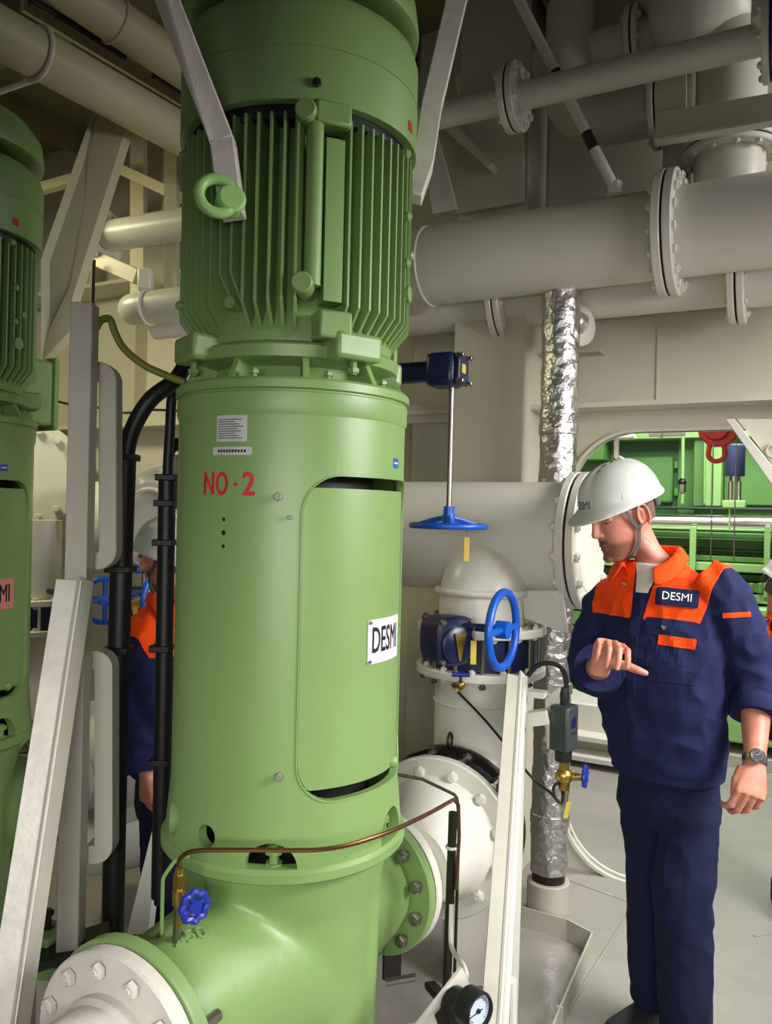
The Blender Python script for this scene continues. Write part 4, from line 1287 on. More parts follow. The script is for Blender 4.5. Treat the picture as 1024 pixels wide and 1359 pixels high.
q = at(289, 259, 1.66)
ts = stay('white square stay bar bolted to the left front of the finned motor', [at(195, -70, 1.66), at(296, 190, 1.66), at(309, 287, 1.66)], 0.05, 0.045, (1, 0, 0))
obj('bar_edge', MB().bar(at(213, -40, 1.63), at(279, 190, 1.63), 0.002, 0.01, (1, 0, 0)), M['white_worn'], ts)
t = thing('lifting_eye', 'green lifting eye bolt at the lower end of the white stay bar', 'eye bolt', at(290, 262, 1.66))
cc = at(288, 260, 1.615); n_ = V3((0.35, -0.93, 0.1)).normalized(); xx, yy, _ = frame(n_)
obj('eye_ring', MB().tube([cc + (xx * math.cos(g) + yy * math.sin(g)) * 0.036 for g in [2 * math.pi * k / 36 for k in range(37)]], 0.0115, 14), M['pale_green'], t)
obj('eye_boss', MB().lathe([(0.03, -0.02), (0.03, 0.012), (0.024, 0.018)], at(306, 266, 1.63), n_, 20), M['pale_green'], t)
obj('eye_shank', MB().tube([at(306, 266, 1.63), at(318, 262, 1.72)], 0.016, 12), M['pale_green'], t)
ts = stay('white stay bar on the right of the motor top', [at(622, -70, 2.15), at(572, 145, 2.1), at(561, 218, 2.08), at(546, 262, 2.04)], 0.055, 0.04, (1, 0, 0))

# ------------------------------------------------------------------ cable post, braces and hoses on the left
pt = at(113, 404, 1.92)
t = thing('cable_post', 'tall olive-shaded square post between the two pumps carrying cable brackets', 'post', (pt.x, pt.y, 0.2))
zb0 = at(100, 1268, 1.92).z
obj('post_body', MB().bar((pt.x - 0.0, pt.y, zb0 - 0.1), pt, 0.053, 0.05, (1, 0.0, 0)), M['steel_grey'], t, bevel=0.003)


def cpoly(x0, x1, y0, y1, wpx, Y, rad):
    o_ = fillet([at(x0, y0, Y), at(x1, y0, Y), at(x1, y1, Y), at(x0, y1, Y)], rad, 6)
    i_ = fillet([at(x0, y0 + wpx, Y), at(x1 - wpx, y0 + wpx, Y), at(x1 - wpx, y1 - wpx, Y), at(x0, y1 - wpx, Y)], rad * 0.4, 4)
    return o_ + i_[::-1]


Yb = 1.98
for (y0, y1, x1) in ((481, 756, 158), (862, 1142, 153)):
    m = MB(); prev = None
    cl = fillet([at(118, y0 + 12, Yb), at(x1 - 12, y0 + 12, Yb), at(x1 - 12, y1 - 12, Yb), at(118, y1 - 12, Yb)], 0.028, 6)
    for i, c_ in enumerate(cl):
        tt = (cl[min(i + 1, len(cl) - 1)] - cl[max(i - 1, 0)]).normalized(); nn = V3((0, 1, 0)).cross(tt).normalized()
        rg = m.ring([c_ - nn * 0.022 - V3((0, 0.02, 0)), c_ + nn * 0.022 - V3((0, 0.02, 0)), c_ + nn * 0.022 + V3((0, 0.03, 0)), c_ - nn * 0.022 + V3((0, 0.03, 0))])
        if prev: m.bridge(prev, rg)
        else: m.cap(rg, True)
        prev = rg
    m.cap(prev)
    obj('cable_bracket', m, M['steel_grey'], t, bevel=0.003)
obj('foot_plate', MB().box((pt.x - 0.0, pt.y + 0.02, zb0 - 0.02), (0.22, 0.14, 0.03)), M['cast_green'], t, bevel=0.004)
fpz = at(62, 1228, 2.0)
obj('green_block', MB().obox(at(62, 1245, 1.98), U, VV, Z, 0.1, 0.08, 0.05), CG, t, bevel=0.006)
bolt(t, at(64, 1222, 1.98), Z, 0.014, 0.03, M['dark_steel'])
obj('front_shelf', MB().bar(at(40, 1274, 1.9), at(146, 1240, 1.96), 0.02, 0.1, Z), M['dark_steel'], t)
obj('foot_leg', MB().box((pt.x - 0.0, pt.y + 0.02, (zb0 - 0.035) / 2), (0.14, 0.09, zb0 - 0.035)), M['steel_grey'], t)
tb_ = thing('slanted_brace', 'pale angle-steel brace slanting down in front of the olive post', 'brace', at(15, 1330, 1.62))
a, b = at(92, 770, 1.87), at(-8, 1420, 1.55)
obj('brace_web', MB().bar(a, b, 0.058, 0.006, (1, 0.15, 0)), M['white_worn'], tb_)
sd = V3((0.35, 1, 0))
obj('brace_flange', MB().bar(a + V3((0.03, 0.022, 0)), b + V3((0.03, 0.022, 0)), 0.05, 0.006, sd), M['steel_grey'], tb_)
t = thing('brown_pole', 'dark thin pole with a red cable behind the slanted brace', 'pole', at(82, 1290, 2.05))
obj('pole', MB().tube([at(86, 1040, 2.05), at(78, 1320, 2.05)], 0.011, 10), M['dark_steel'], t)
obj('red_cable', MB().tube([at(89, 1040, 2.03), at(82, 1290, 2.03)], 0.005, 8), M['red'], t)
obj('pole_tie', MB().torus(at(84, 1102, 2.045), Z, 0.014, 0.004, 16, 8), M['white'], t)


def hose(label, pts, r, sleeve, rs, clamps):
    t_ = thing('power_hose', label, 'hose', V3(pts[-1]))
    obj('hose', MB().tube(spline(pts, 8), r, 16), M['black'], t_)
    obj('hose_sleeve', MB().tube(spline(sleeve, 6), rs, 16), M['black'], t_)
    for c_ in clamps:
        obj('hose_clamp', MB().obox(c_, (1, 0, 0), (0, 1, 0), Z, rs * 2.35, rs * 2.3, 0.018), M['black'], t_, bevel=0.003)
    return t_


Yh = 2.12
hose('thick black power hose arching to the left of the pump with red lettering', [at(268, 455, 2.2), at(250, 478, 2.18), at(232, 505, 2.15), at(200, 530, Yh), at(178, 565, Yh), at(168, 600, Yh), at(164, 660, Yh), at(158, 850, Yh), at(150, 1100, Yh), at(146, 1262, Yh)], 0.022,
     [at(166, 606, Yh), at(158, 850, Yh), at(149, 1250, Yh)], 0.029, [at(165, 607, Yh), at(160, 755, Yh), at(156, 862, Yh)])
hose('second black hose running straight down along the edge of the pump with red lettering', [at(254, 470, 2.24), at(240, 492, 2.22), at(229, 520, 2.2), at(225, 580, 2.2), at(222, 640, 2.2), at(219, 800, 2.2), at(215, 1000, 2.2), at(211, 1200, 2.2)], 0.014,
     [at(222, 632, 2.2), at(219, 800, 2.2), at(212, 1190, 2.2)], 0.024, [at(222, 634, 2.2), at(220, 668, 2.2), at(218, 720, 2.2), at(214, 860, 2.2), at(212, 1010, 2.2)])
t = thing('cable_gland', 'black cable gland with a grey box beside the hose on the left of the pump', 'gland', at(236, 600, 2.3))
obj('gland_body', MB().ball(at(235, 590, 2.3), 0.02), M['black'], t)
obj('gland_cable', MB().tube(spline([at(227, 610, 2.25), at(231, 598, 2.28), at(240, 586, 2.3), at(252, 582, 2.32)]), 0.006, 8), M['black'], t)
obj('gland_box', MB().box(at(243, 640, 2.35), (0.06, 0.06, 0.16)), M['steel_grey'], t, bevel=0.006)
# pipework low between the posts
t = thing('low_cross_pipe', 'white pipe and sheet low on the floor behind the black hoses', 'pipe', at(185, 1140, 2.9))
pipe(t, [at(120, 1110, 3.35), at(260, 1080, 3.35)], 0.16)
obj('floor_sheet', MB().prism([at(168, 1240, 2.45), at(206, 1085, 2.6), at(214, 1085, 2.6), at(196, 1240, 2.45)], V3((0.01, 0.03, 0))), M['white'], t)

# ------------------------------------------------------------------ right-hand post and brace
pr = at(692, 897, 2.38)
t = thing('angle_post', 'white angle-steel post with a brace in front of the foil-lagged pipe', 'post', (pr.x, pr.y, 0))
obj('post_body', MB().bar((pr.x - 0.01, pr.y, 0.0), pr, 0.034, 0.006, (1, 0.2, 0)), M['white'], t)
obj('post_body', MB().bar((pr.x + 0.008, pr.y + 0.02, 0.0), pr + V3((0.018, 0.02, 0)), 0.04, 0.006, (0.3, 1, 0)), M['white'], t)
a, b = at(684, 897, 2.36), at(648, 1430, 1.62)
br = obj('brace_web', MB().bar(a, b, 0.05, 0.006, (1, 0.15, 0)), M['steel_grey'], t)  # front face coloured darker than its flange, shading put into the paint
obj('brace_flange', MB().bar(a + V3((0.026, 0.018, 0)), b + V3((0.026, 0.018, 0)), 0.042, 0.006, (0.55, 1, 0)), M['white'], t)
ptb = at(676, 1262, 2.3)
obj('pipe_stub', MB().tube([at(676, 1300, 2.2), at(676, 1400, 2.2)], 0.02, 14), M['white'], t)
# pressure switch on its bracket
t = thing('pressure_switch', 'dark grey pressure switch box on a white bracket beside the foil-lagged pipe', 'switch', at(748, 965, 2.38))
obj('bracket_arm', MB().bar(at(694, 918, 2.39), at(724, 922, 2.36), 0.016, 0.05, Z), M['white'], t)
obj('bracket_arm', MB().bar(at(694, 955, 2.39), at(728, 950, 2.36), 0.04, 0.05, Z), M['white'], t)
obj('bracket_plate', MB().prism([at(723, 928, 2.39), at(742, 912, 2.36), at(742, 975, 2.36), at(726, 995, 2.39)], V3((0.0, 0.006, 0))), M['white'], t)
ca = at(748, 965, 2.36)
bx = V3((0.75, -0.66, 0)).normalized(); by = Z.cross(bx)
sw = obj('switch_case', MB().obox(ca, bx, by, Z, 0.062, 0.07, 0.135), M['box_grey'], t, bevel=0.008)
obj('switch_window', MB().obox(ca + bx * 0.031 + by * 0.0 + Z * 0.02, bx, by, Z, 0.004, 0.03, 0.035), M['navy'], sw, bevel=0.002)
obj('switch_slot', MB().obox(ca + bx * 0.031 - Z * 0.012, bx, by, Z, 0.004, 0.03, 0.006), M['steel'], sw)
obj('switch_neck', MB().lathe([(0.024, -0.03), (0.026, 0.0)], ca - Z * 0.07, Z, 14), M['black'], t)
obj('cable_gland', MB().lathe([(0.012, 0), (0.014, 0.03), (0.01, 0.05)], ca + Z * 0.068, Z, 10), M['black'], t)
obj('switch_cable', MB().tube(spline([at(750, 930, 2.36), at(751, 905, 2.36), at(744, 886, 2.36), at(728, 880, 2.37), at(712, 884, 2.38), at(700, 897, 2.39)], 6), 0.0075, 10), M['black'], t)
t = thing('brass_valve', 'small brass valve with a blue star handle below the pressure switch', 'valve', at(748, 1030, 2.36))
vb = at(748, 1030, 2.36)
obj('valve_body', MB().ball(vb, 0.026, 0.024, 0.026).tube([vb - Z * 0.04, vb + Z * 0.055], 0.015, 14), M['brass'], t)
obj('valve_bonnet', MB().tube([vb, vb + V3((0.05, -0.005, 0.0))], 0.012, 12, rs=[0.014, 0.011]), M['brass'], t)
hc = at(776, 1030, 2.35)
obj('valve_spindle', MB().tube([vb, hc], 0.005, 8), M['brass'], t)


def star(c, n, R, r):
    x_, y_, a2 = frame(n); m_ = MB(); pts = []
    for k in range(48):
        g = 2 * math.pi * k / 48; rr = R * (1 + 0.1 * math.cos(8 * g)); pts.append(V3(c) + (x_ * math.cos(g) + y_ * math.sin(g)) * rr)
    m_.tube(pts + [pts[0]], r, 8)
    for k in range(4):
        g = math.pi * k / 2 + 0.4
        m_.tube([V3(c), V3(c) + (x_ * math.cos(g) + y_ * math.sin(g)) * R], r * 0.8, 8)
    m_.lathe([(r * 1.8, -r), (r * 1.8, r)], c, a2, 10)
    return m_


obj('star_handle', star(hc, V3((0.9, -0.4, 0.0)), 0.028, 0.006), M['royal'], t)
obj('yellow_tag', MB().obox(at(752, 1075, 2.35), (0.95, 0, -0.2), (0, 1, 0), (0.2, 0, 0.95), 0.014, 0.002, 0.05), M['yellow'], t)
obj('tag_wire', MB().tube([at(752, 1064, 2.35), at(756, 1036, 2.35)], 0.0015, 6), M['brass'], t)
obj('capillary', MB().tube(spline([vb - Z * 0.04, at(748, 1055, 2.36), at(745, 1066, 2.35), at(737, 1060, 2.35), at(734, 1046, 2.35), at(740, 1040, 2.35), at(746, 1052, 2.36), at(744, 1066, 2.37), at(730, 1052, 2.38), at(712, 1038, 2.4), at(697, 1022, 2.42), at(672, 990, 2.5), at(640, 952, 2.6), at(607, 918, 2.68)], 5), 0.0042, 8), M['dark_steel'], t)
t = thing('sampling_cock', 'tiny sampling cock with a blue T-handle under the navy gear case', 'valve', at(610, 908, 2.68))
cb = at(611, 909, 2.68)
obj('cock_body', MB().ball(cb, 0.016).tube([cb, cb + V3((0.0, 0.14, 0.01))], 0.01, 10).tube([cb - Z * 0.01, at(605, 918, 2.68)], 0.008, 8), M['brass'], t)
obj('t_handle', MB().tube([cb + Z * 0.035 - V3((0.03, 0, 0)), cb + Z * 0.035 + V3((0.03, 0, 0))], 0.008, 10).tube([cb, cb + Z * 0.035], 0.005, 8), M['royal'], t)

# ------------------------------------------------------------------ small bore pipework at the pump's foot
t = thing('vent_line', 'thin copper vent line with a brass valve running round the foot of the pump', 'tube', at(238, 1262, 1.6))
vp = at(240, 1140, 1.64)
pts = [at(238, 1150, 1.6), at(240, 1138, 1.6), at(262, 1129, 1.59), at(330, 1128, 1.585), at(430, 1127, 1.59), at(500, 1110, 1.66), at(560, 1084, 1.82), at(602, 1061, 1.98)]
obj('copper_tube', MB().tube(spline(pts, 8) + [at(608, 1068, 2.0), at(609, 1110, 2.0), at(605, 1180, 2.02)], 0.0048, 10), M['copper'], t)
obj('copper_tube', MB().tube(fillet([at(528, 1028, 2.05), at(560, 1034, 2.06), at(606, 1056, 2.04), at(609, 1090, 2.03), at(603, 1290, 2.02)], 0.02), 0.0042, 8), M['dark_steel'], t)
obj('valve_body', MB().tube([at(238, 1152, 1.6), at(236, 1230, 1.6)], 0.0085, 12).tube([at(238, 1160, 1.6), at(237, 1176, 1.6)], 0.0125, 6).tube([at(237, 1180, 1.6), at(237, 1200, 1.6)], 0.013, 12), M['brass'], t)
obj('riser', MB().tube([at(236, 1205, 1.6), at(234, 1262, 1.6)], 0.0085, 12), M['steel'], t)
obj('riser_nut', MB().lathe([(0.013, 0), (0.013, 0.014)], at(234, 1266, 1.6), Z, 6), M['steel'], t)
hc = at(258, 1203, 1.57)
obj('valve_spindle', MB().tube([at(237, 1190, 1.6), hc], 0.006, 8), M['brass'], t)
obj('star_handle', star(hc, V3((0.62, -0.75, 0.1)), 0.026, 0.0075), M['royal'], t)
obj('branch_tube', MB().tube(fillet([at(214, 1250, 1.62), at(216, 1165, 1.62), at(232, 1142, 1.62), at(250, 1136, 1.62)], 0.03), 0.004, 8), M['green'], t)
obj('branch_nut', MB().lathe([(0.009, 0), (0.009, 0.016)], at(213, 1250, 1.62), Z, 6), M['brass'], t)
t = thing('dark_pole', 'dark steel pole rising from the floor in front of the big white flange', 'pole', at(598, 1300, 2.03))
pa = at(601, 1078, 2.03)
obj('pole', MB().tube([pa, (pa.x - 0.012, pa.y, 0.02)], 0.0115, 12), M['dark_steel'], t)
obj('pole_tie', MB().torus(at(600, 1124, 2.03), Z, 0.015, 0.004, 16, 8), M['white'], t)
obj('pole_foot', MB().lathe([(0.04, 0), (0.04, 0.02)], (pa.x - 0.012, pa.y, 0), Z, 16), M['dark_steel'], t)
# gauge panel
t = thing('gauge_panel', 'white triangular gauge plate with round black gauges at the bottom edge', 'gauge', at(600, 1340, 1.72))
Yg = 1.72
obj('panel_plate', MB().prism([at(613, 1284, Yg + .03), at(626, 1312, Yg + .03), at(650, 1440, Yg), at(540, 1440, Yg - 0.05), at(552, 1362, Yg - .05)], V3((-0.004, 0.006, 0))), M['white_worn'], t)
obj('panel_label', MB().prism([at(594, 1328, Yg - .03), at(602, 1362, Yg - .03), at(588, 1378, Yg - .04), at(577, 1346, Yg - .04)], V3((-0.001, -0.003, 0))), M['dark_steel'], t)
gn = V3((0.62, -0.78, 0.05)).normalized()
for nm, px_, py_, R, dep, yy in (('gauge_case', 610, 1338, 0.037, 0.026, Yg - 0.02), ('gauge_case', 633, 1341, 0.038, 0.034, Yg - 0.09)):
    c_ = at(px_, py_, yy)
    gc = obj(nm, MB().lathe([(R * 0.9, -dep), (R, -dep + 0.004), (R, 0.006), (R * 0.9, 0.012), (R * 0.84, 0.006), (R * 0.84, 0.0)], c_, gn, 36), M['black'], t)
    if px_ > 620:
        obj('dial', MB().lathe([(R * 0.84, 0.0), (R * 0.84, 0.002)], c_, gn, 32), M['dial'], gc)
        xg, yg, _ = frame(gn)
        m = MB()
        for k in range(25):
            g = math.radians(-45 + 270 * k / 24); d_ = xg * math.cos(g) + yg * math.sin(g)
            m.bar(c_ + gn * 0.0028 + d_ * R * (0.62 if k % 4 else 0.56), c_ + gn * 0.0028 + d_ * R * 0.74, 0.0012, 0.0006, gn)
        tag(obj('dial_marks', m, M['ink'], gc), kind='stuff')
        obj('needle', MB().bar(c_ + gn * 0.0035 + xg * 0.012, c_ + gn * 0.0035 - xg * 0.028 - yg * 0.006, 0.002, 0.0012, gn), M['ink'], gc)
        obj('needle_hub', MB().lathe([(0.005, 0), (0.004, 0.005)], c_ + gn * 0.002, gn, 12), M['ink'], gc)
obj('white_tube', MB().tube(spline([at(599, 1200, 1.98), at(598, 1245, 1.95), at(601, 1262, 1.9), at(614, 1280, 1.8), at(619, 1296, 1.75)], 6), 0.006, 8), M['white'], t)
# low bits on the floor behind the panel
t = thing('floor_clamp', 'dark rod clamp on the floor between the pump and the gauge plate', 'clamp', at(560, 1298, 2.4))
obj('clamp_rod', MB().tube([at(512, 1304, 2.4), at(552, 1297, 2.4)], 0.012, 10), M['steel'], t)
obj('clamp_block', MB().box(at(520, 1262, 2.55), (0.06, 0.06, 0.16)), M['dark_steel'], t, bevel=0.006)
obj('clamp_lever', MB().bar(at(570, 1306, 2.3), at(590, 1330, 2.2), 0.035, 0.02, (1, 0, 0)), M['dark_steel'], t, bevel=0.004)
obj('floor_plate', MB().prism([(at(500, 1250, 2.7).x, 2.55, 0.0), (at(585, 1250, 2.7).x, 2.62, 0.0), (at(590, 1250, 2.7).x, 2.35, 0.0), (at(500, 1250, 2.7).x, 2.3, 0.0)], Z * 0.012), M['steel_grey'], t)
# ------------------------------------------------------------------ people
def ortho(d, t):
    d = V3(d).normalized(); t = V3(t); t = (t - d * t.dot(d)).normalized()
    return d, t, t.cross(d)


def hand_into(mb, wr, d, t, curls, thumb, k=1.0, left=False):
    """palm, four fingers and a thumb; d towards the knuckles, t towards the thumb, palm side t x d"""
    d, t, n = ortho(d, t); wr = V3(wr)
    if left: n = -n
    mb.loft([(wr - d * 0.03 * k, t * 0.027 * k, n * 0.021 * k), (wr, t * 0.028 * k, n * 0.02 * k), (wr + d * 0.03 * k, t * 0.036 * k, n * 0.0185 * k),
             (wr + d * 0.07 * k, t * 0.0425 * k, n * 0.0155 * k), (wr + d * 0.092 * k, t * 0.041 * k, n * 0.0125 * k)], 20, 2.6)
    base = ((0.033, 0.088), (0.011, 0.092), (-0.0115, 0.088), (-0.0335, 0.078))
    lens = ((0.045, 0.027, 0.022), (0.05, 0.031, 0.023), (0.046, 0.029, 0.022), (0.036, 0.022, 0.019))
    rad = (0.0094, 0.0096, 0.0092, 0.0082)
    for i in range(4):
        p = wr + (t * base[i][0] + d * base[i][1]) * k; ang = 0.0
        spread = t * (0.12, 0.03, -0.05, -0.14)[i]
        pts = [p - d * 0.02 * k, p]; rs = [rad[i] * k * 0.95, rad[i] * 1.08 * k]
        for j in range(3):
            ang += math.radians(curls[i][j])
            dd = (d * math.cos(ang) + n * math.sin(ang) + spread * (0.6 if j == 0 else 0.3)).normalized()
            q = pts[-1] + dd * lens[i][j] * k
            pts += [pts[-1] * 0.5 + q * 0.5, q]; rs += [rad[i] * k * (0.98 - 0.07 * j), rad[i] * k * (1.02 - 0.1 * j)]
        rs[-1] *= 0.8
        mb.tube(pts, 0, 12, True, rs)
        mb.ball(pts[-1], rs[-1] * 1.08, seg=12)
    b = wr + (d * 0.022 + t * 0.026 + n * 0.006) * k
    pts = [b]; rs = [0.016 * k]
    for j, l in enumerate((0.042, 0.029, 0.022)):
        v_ = thumb[j]; dd = (d * v_[0] + t * v_[1] + n * v_[2]).normalized()
        pts.append(pts[-1] + dd * l * k); rs.append((0.0125, 0.0108, 0.0085)[j] * k)
    mb.tube(pts, 0, 12, True, rs); mb.ball(pts[-1], rs[-1], seg=12)


HSEC = [(-0.120, 0.074, 0.020, 0.020), (-0.112, 0.086, 0.000, 0.033), (-0.098, 0.090, -0.022, 0.044), (-0.078, 0.088, -0.045, 0.053), (-0.058, 0.090, -0.065, 0.059), (-0.035, 0.089, -0.082, 0.064),
        (-0.008, 0.085, -0.095, 0.069), (0.018, 0.081, -0.1, 0.0715), (0.04, 0.091, -0.102, 0.074), (0.062, 0.09, -0.101, 0.0755), (0.085, 0.078, -0.092, 0.069), (0.105, 0.052, -0.068, 0.05), (0.118, 0.012, -0.025, 0.018)]


def head_into(mb, c, f, l, u, k):
    P = lambda a, b, h: c + (f * a + l * b + u * h) * k
    mb.loft([(P((fr + bk) / 2, 0, h), f * (fr - bk) / 2 * k, l * w_ * k) for h, fr, bk, w_ in HSEC], 40, 2.15)
    # nose: bridge, tip, wings
    mb.loft([(P(0.086, 0, 0.03), f * 0.008 * k, l * 0.009 * k), (P(0.09, 0, 0.012), f * 0.011 * k, l * 0.0085 * k), (P(0.094, 0, -0.008), f * 0.013 * k, l * 0.0095 * k),
             (P(0.098, 0, -0.022), f * 0.016 * k, l * 0.012 * k), (P(0.098, 0, -0.031), f * 0.0145 * k, l * 0.0135 * k), (P(0.093, 0, -0.037), f * 0.008 * k, l * 0.010 * k)], 18)
    for s in (-1, 1):
        mb.ball(P(0.091, 0.012 * s, -0.03), 0.008 * k, seg=12)
        # brow ridge, eye lid, cheek bone, ear
        mb.tube([P(0.084, 0.012 * s, 0.036), P(0.081, 0.03 * s, 0.041), P(0.066, 0.051 * s, 0.036)], 0, 10, True, [0.0085 * k, 0.0095 * k, 0.007 * k])
        mb.ball(P(0.0665, 0.032 * s, 0.0135), 0.0125 * k, 0.0155 * k, 0.0105 * k, (f, l, u), 14)
        e = P(-0.012, 0.0745 * s, -0.004)
        ef = (f * 0.9 + l * s * -0.25).normalized(); el = l * s
        mb.tube([e + (ef * (0.0165 * math.cos(g)) + u * (0.031 * math.sin(g) + (0.003 if math.sin(g) > 0 else 0)) + el * 0.012 - f * 0.004) * k for g in [math.radians(-75 + 300 * j / 22 - 0) * -1 + math.pi for j in range(23)]], 0.0042 * k, 8)
        mb.ball(e + (el * 0.002 - f * 0.004) * k, 0.0175 * k, 0.006 * k, 0.029 * k, (ef, el, u), 14)
        mb.ball(e + (f * 0.012 + el * 0.006 - u * 0.004) * k, 0.005 * k, seg=10)
        mb.tube([e + (ef * 0.004 * math.cos(g) + ef * -0.002 + u * (0.017 * math.sin(g) + 0.004) + el * 0.0075) * k for g in [math.radians(60 + 200 * j / 10) for j in range(11)]], 0.0028 * k, 6)
    # lips and chin
    mb.tube([P(0.078, -0.024, -0.066), P(0.0905, -0.01, -0.0625), P(0.0925, 0, -0.0625), P(0.0905, 0.01, -0.0625), P(0.078, 0.024, -0.066)], 0, 10, True, [0.003 * k, 0.0052 * k, 0.0052 * k, 0.0052 * k, 0.003 * k])
    mb.tube([P(0.077, -0.022, -0.071), P(0.0885, -0.01, -0.0755), P(0.0905, 0, -0.076), P(0.0885, 0.01, -0.0755), P(0.077, 0.022, -0.071)], 0, 10, True, [0.003 * k, 0.0055 * k, 0.006 * k, 0.0055 * k, 0.003 * k])
    mb.ball(P(0.083, 0, -0.104), 0.015 * k, 0.02 * k, 0.014 * k, (f, l, u), 14)


def attr(me, name, fn, near):
    a = me.attributes.new(name, 'FLOAT', 'POINT')
    for i, co in near:
        a.data[i].value = fn(co)


def sstep(a, b, x):
    t = max(0.0, min(1.0, (x - a) / (b - a))); return t * t * (3 - 2 * t)


def cloth(me, amp, seed, stretch=(1, 1, 1), limit=None):
    nrm = [v.normal.copy() for v in me.vertices]; pos = [v.co.copy() for v in me.vertices]
    for i, p in enumerate(pos):
        q = V3((p.x * stretch[0], p.y * stretch[1], p.z * stretch[2])) + V3((seed, 0, 0))
        w_ = V3((noise.noise(q * 5), noise.noise(q * 5 + V3((9, 0, 0))), 0)) * 0.06
        dn = noise.noise(q * 8) * 0.45 + (0.3 - abs(noise.noise((q + w_) * 13))) * 0.75 + noise.noise(q * 30) * 0.1
        pos[i] = p + nrm[i] * (amp * dn)
    me.vertices.foreach_set('co', [x_ for p in pos for x_ in p])
    me.update()


def piece_of(src, planes, keep, lift, name, material, parent, thick=0.0015):
    """a panel cut out of a garment's surface, standing a little proud"""
    bm = bmesh.new(); bm.from_mesh(src)
    for co, no, clear in planes:
        bmesh.ops.bisect_plane(bm, geom=bm.verts[:] + bm.edges[:] + bm.faces[:], plane_co=co, plane_no=no, clear_inner=clear, clear_outer=False)
    bad = [f_ for f_ in bm.faces if not keep(f_.calc_center_median())]
    bmesh.ops.delete(bm, geom=bad, context='FACES')
    bm.normal_update()
    for v in bm.verts: v.co = v.co + v.normal * lift
    me = bpy.data.meshes.new(name); bm.to_mesh(me); bm.free()
    me.polygons.foreach_set('use_smooth', [True] * len(me.polygons))
    o = link(name, me, material, parent)
    s = o.modifiers.new('t', 'SOLIDIFY'); s.thickness = thick + lift * 0.8; s.offset = -1
    return o


